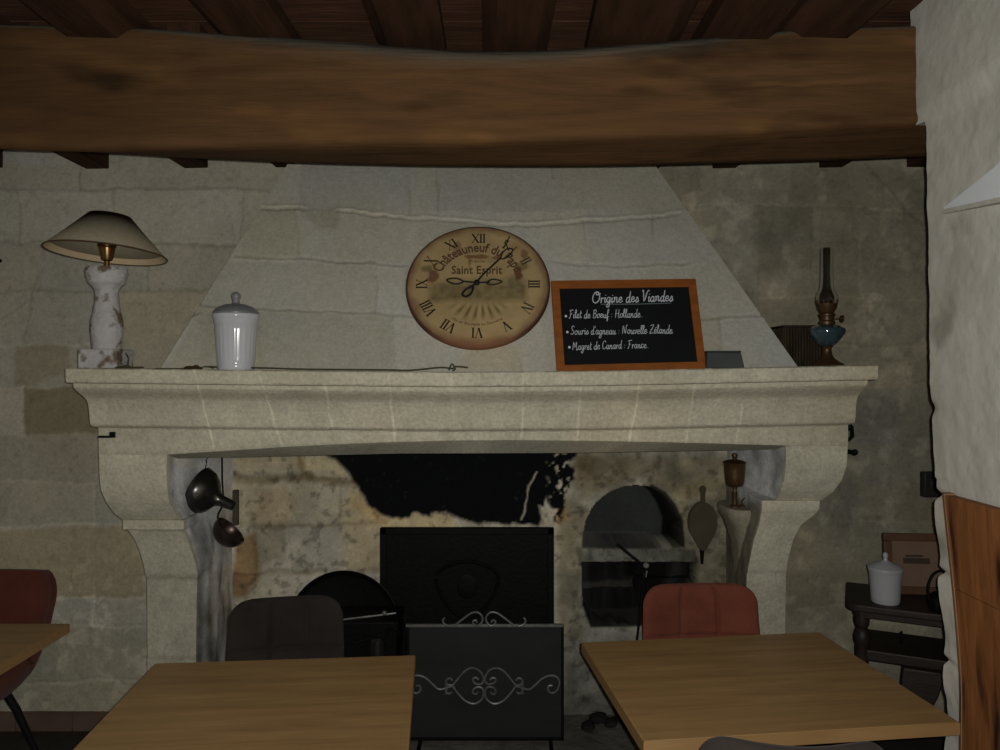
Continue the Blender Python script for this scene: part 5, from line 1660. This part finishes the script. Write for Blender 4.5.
# ------------------------------------------------------------------ console table in the right corner
ang = math.radians(-25)
cons = thing('console_table', 'dark turned-leg console table with a lower shelf in the right corner', 'console table', (1.32, 2.835, 0), ang)
LW, DP = .66, .30
def slab(z0, z1, ov, r=.05):
    pts = []
    x0, x1, y0, y1 = -ov, LW + ov, -ov, DP + ov
    for (cx_, cy_, a0) in ((x0 + r, y0 + r, math.pi), (x1 - r, y0 + r, 1.5 * math.pi), (x1 - .01, y1 - .01, 0), (x0 + .01, y1 - .01, .5 * math.pi)):
        rr_ = r if cy_ < .1 else .01
        for i in range(6):
            a = a0 + (math.pi / 2) * i / 5
            pts.append((cx_ + rr_ * math.cos(a), cy_ + rr_ * math.sin(a)))
    return Geo().loft([[(x, y, z0) for x, y in pts], [(x, y, z1) for x, y in pts]])
obj('table_top', slab(.752, .78, .012), M_DARKWOOD, cons, bevel=.006)
obj('apron', slab(.728, .752, -.012, .04), M_DARKWOOD, cons)
obj('lower_shelf', slab(.565, .605, -.02, .03), M_DARKWOOD, cons, bevel=.005)
prof = [(.018, 0), (.022, .03), (.018, .08), (.03, .12), (.032, .2), (.02, .30), (.026, .38), (.034, .44), (.034, .46), (.022, .48), (.028, .52), (.028, .56), (.028, .61), (.036, .63), (.039, .65), (.033, .672), (.02, .682), (.03, .694), (.032, .71), (.028, .755), (0, .755)]
for (lx, ly) in ((.045, .035), (LW - .045, .035), (.045, DP - .035), (LW - .045, DP - .035)):
    g = Geo().lathe([(0, 0)] + [(r_ * .8, z_) for r_, z_ in prof], 24, Matrix.Translation((lx, ly, 0)))
    obj('leg', g, M_DARKWOOD, cons)
# carved drop under the shelf + keyhole pull
g = Geo().loft([[(.20, -.0, .40), (.26, -.0, .40), (.26, .04, .40), (.20, .04, .40)], [(.17, -.005, .47), (.29, -.005, .47), (.29, .05, .47), (.17, .05, .47)], [(.18, .0, .565), (.32, .0, .565), (.32, .05, .565), (.18, .05, .565)]])
obj('bracket', g, M_DARKWOOD, cons, bevel=.006)
g = Geo().tube([(.175, -.002, .70), (.175, -.008, .675), (.175, -.004, .655)], [.003, .006, .004], 8); obj('drop_pull', g, M_IRON, cons)

d = .88 * F / (602 - HY)
jp = Vector(((885.5 - 500) * d / F, d, .78))
j2 = thing('china_jar', 'small white china jar with a pointed lid on the dark console table', 'jar', jp)
ud = d / F
obj('jar_body', Geo().lathe([(r * ud, z * ud) for r, z in [(0, 0), (12.5, 0), (13.2, 1), (13.6, 6), (14.8, 24), (15.6, 30), (16.4, 33), (16, 34), (0, 34)]], 36), M_JARWHITE, j2)
obj('lid', Geo().lathe([(r * ud, z * ud) for r, z in [(0, 34), (16.6, 34.2), (16.6, 35.2), (11, 38.5), (5, 40.5), (2.4, 42), (1.8, 44), (2.6, 46), (2.2, 49), (0, 50)]], 36), M_JARWHITE, j2)
# framed print
fd = 2.94
c0 = W(887, 601, fd)
fx0, fx1 = c0.x, W(952, 600, fd).x
pic = thing('framed_print', 'brown framed print leaning against the wall on the console table', 'framed picture', ((fx0 + fx1) / 2, fd, .78))
pic.rotation_euler = (math.radians(-7), 0, math.radians(-6))
pw, phh = (fx1 - fx0) / 2, (600 - 540) * fd / F
bwid = .030
for a, b in (((-pw, 0), (pw, bwid)), ((-pw, phh - bwid), (pw, phh)), ((-pw, bwid), (-pw + bwid, phh - bwid)), ((pw - bwid, bwid), (pw, phh - bwid))):
    g = Geo().box((a[0], -.010, a[1]), (b[0], .010, b[1])); obj('frame_rail', g, M_GILT, pic, bevel=.004)
g = Geo().box((-pw + bwid * .7, -.001, bwid * .7), (pw - bwid * .7, .006, phh - bwid * .7)); obj('print', g, M_PAPER, pic, smooth=0)
g = Geo()
g.box((-.055, -.0022, phh * .50), (.045, -.0008, phh * .50 + .022)); g.box((-.045, -.0022, phh * .50 + .026), (.02, -.0008, phh * .50 + .034))
obj('print_block', g, M_INK, pic, smooth=0)
# small iron kettle with arched handle
kd = 2.74
kp = Vector(((941 - 500) * kd / F, kd, .78))
ket = thing('iron_kettle', 'small black iron kettle with a hoop handle half hidden by the pier', 'kettle', kp)
uk = kd / F
obj('kettle_body', Geo().lathe([(r * uk, z * uk) for r, z in [(0, 0), (9, 0), (12, 3), (13, 9), (11, 15), (7, 18), (2, 19), (2, 21), (0, 22)]], 28), M_IRON, ket)
g = Geo().tube(spline([(-12 * uk, 0, 12 * uk), (-13 * uk, 0, 24 * uk), (-8 * uk, 0, 36 * uk), (0, 0, 40 * uk), (8 * uk, 0, 36 * uk), (13 * uk, 0, 24 * uk), (12 * uk, 0, 12 * uk)], 5), .005, 8)
obj('handle', g, M_IRON, ket)

# electric box on the wall, far right; iron spike on the left wall
sw = W(930, 484, WALL - .012)
swt = thing('switch_box', 'dark grey electrical box on the wall by the right pier', 'switch box', sw)
g = Geo().box((-.042, -.03, -.058), (.045, .012, .058)); obj('casing', g, M_SWITCH, swt, bevel=.005)
g = Geo().box((-.018, -.036, -.022), (.018, -.028, .022)); obj('rocker', g, M_SWITCH, swt, bevel=.003)
g = Geo()
nl = W(2, 261, WALL)
g.tube([nl + Vector((-.01, .02, 0)), nl + Vector((-.005, -.05, .002)), nl + Vector((.012, -.055, -.012))], [.010, .009, .005], 8)
tag(obj('wall_spike', g, M_IRON, loc=nl), 'short black iron spike in the stone wall at the left edge', 'spike')

# ------------------------------------------------------------------ right pier fittings
wpn = thing('wood_panel', 'red-brown old wooden panel fixed against the plastered right pier', 'wood panel', (1.26, 1.75, 0))
yA = 2.065
def ledge_y(z): return yA + .012 * math.sin(z * 5.2) - np.interp(z, [0, 1.32], [.028, 0.0])
def board3(z0, z1, name):
    rings = []
    for z in np.linspace(z0, z1, 14):
        xx = float(wr_x(z)) - .020
        y0 = 1.0; y1 = float(ledge_y(z))
        rings.append([(xx - .026, y0, z), (xx + .002, y0, z), (xx + .002, y1, z), (xx - .018, y1, z), (xx - .026, y1 - .012, z)])
    return Geo().loft(rings)
for (z0, z1) in ((.0, .598), (.600, 1.068), (1.070, 1.318)):
    obj('plank', board3(z0, z1, 'plank'), M_PANEL, wpn, world=True, smooth=30)
rings = []
for z in np.linspace(.0, 1.322, 20):
    xx = float(wr_x(z)) - .020; y1 = float(ledge_y(z))
    rings.append([(xx - .0285, y1 - .022, z), (xx - .018, y1 + .004, z), (xx + .004, y1 + .005, z), (xx + .004, y1 - .022, z)])
obj('worn_edge', Geo().loft(rings), M_PANELEDGE, wpn, world=True, smooth=40)

# white wedge-shaped plaster wall light above it
tip = Vector((1.232, 2.035, 2.105))
wl = thing('wall_light', 'white plaster wedge wall light at the upper right frame edge', 'wall light', (1.24, 1.7, 2.09))
g = Geo()
y1_ = 1.50
pts = [(2.085, .0, 2.106, 2.110), (1.87, .018, 2.084, 2.165), (1.70, .030, 2.066, 2.235), (1.50, .040, 2.045, 2.30)]
rings = []
for y, pr_, zl, zh in pts:
    xw = 1.236
    rings.append([(xw + .02, y, zl), (xw - pr_ - .002, y, zl), (xw - pr_ - .001, y, zl + .006), (xw - .004, y, zh), (xw + .02, y, zh)])
g.loft(rings)
obj('wedge_shade', g, M_WHITE, wl, world=True, smooth=20)
g = Geo()
rings = []
for y, pr_, zl, zh in pts:
    rings.append([(1.25, y, zl - .012), (1.236 - pr_ - .006, y, zl - .012), (1.236 - pr_ - .006, y, zl), (1.25, y, zl)])
g.loft(rings)
obj('lower_lip', g, M_PLASTER, wl, world=True, smooth=20)

# ------------------------------------------------------------------ light: the camera's flash and faint daylight
def light(name, kind, loc, energy, color, size=None, rot=None):
    l = bpy.data.lights.new(name, kind)
    l.energy = energy; l.color = color
    if kind == 'POINT': l.shadow_soft_size = size
    if kind == 'AREA':
        l.size = size[0]; l.shape = 'RECTANGLE'; l.size_y = size[1]
    o = bpy.data.objects.new(name, l); COL.objects.link(o)
    o.location = loc
    if rot: o.rotation_euler = rot
    return o
light('phone_flash', 'POINT', (.022, -.005, 1.675), 120, (1.0, .99, .95), .006)
world = bpy.data.worlds.new('dim_daylight'); S.world = world
world.use_nodes = True
bg = world.node_tree.nodes['Background']
bg.inputs[0].default_value = (.75, .85, 1.0, 1); bg.inputs[1].default_value = .10

# ------------------------------------------------------------------ camera
cam = bpy.data.cameras.new('camera')
cam.sensor_width = 36; cam.lens = 36 * F / 1000
cam.shift_y = (HY - 375) / 1000.0
cam.clip_start = .05
co = bpy.data.objects.new('camera', cam); COL.objects.link(co)
co.location = (0, 0, H); co.rotation_euler = (math.pi / 2, 0, 0)
S.camera = co
S.view_settings.view_transform = 'Standard'; S.view_settings.look = 'None'
S.view_settings.exposure = 0; S.view_settings.gamma = 1
S.view_settings.use_curve_mapping = False
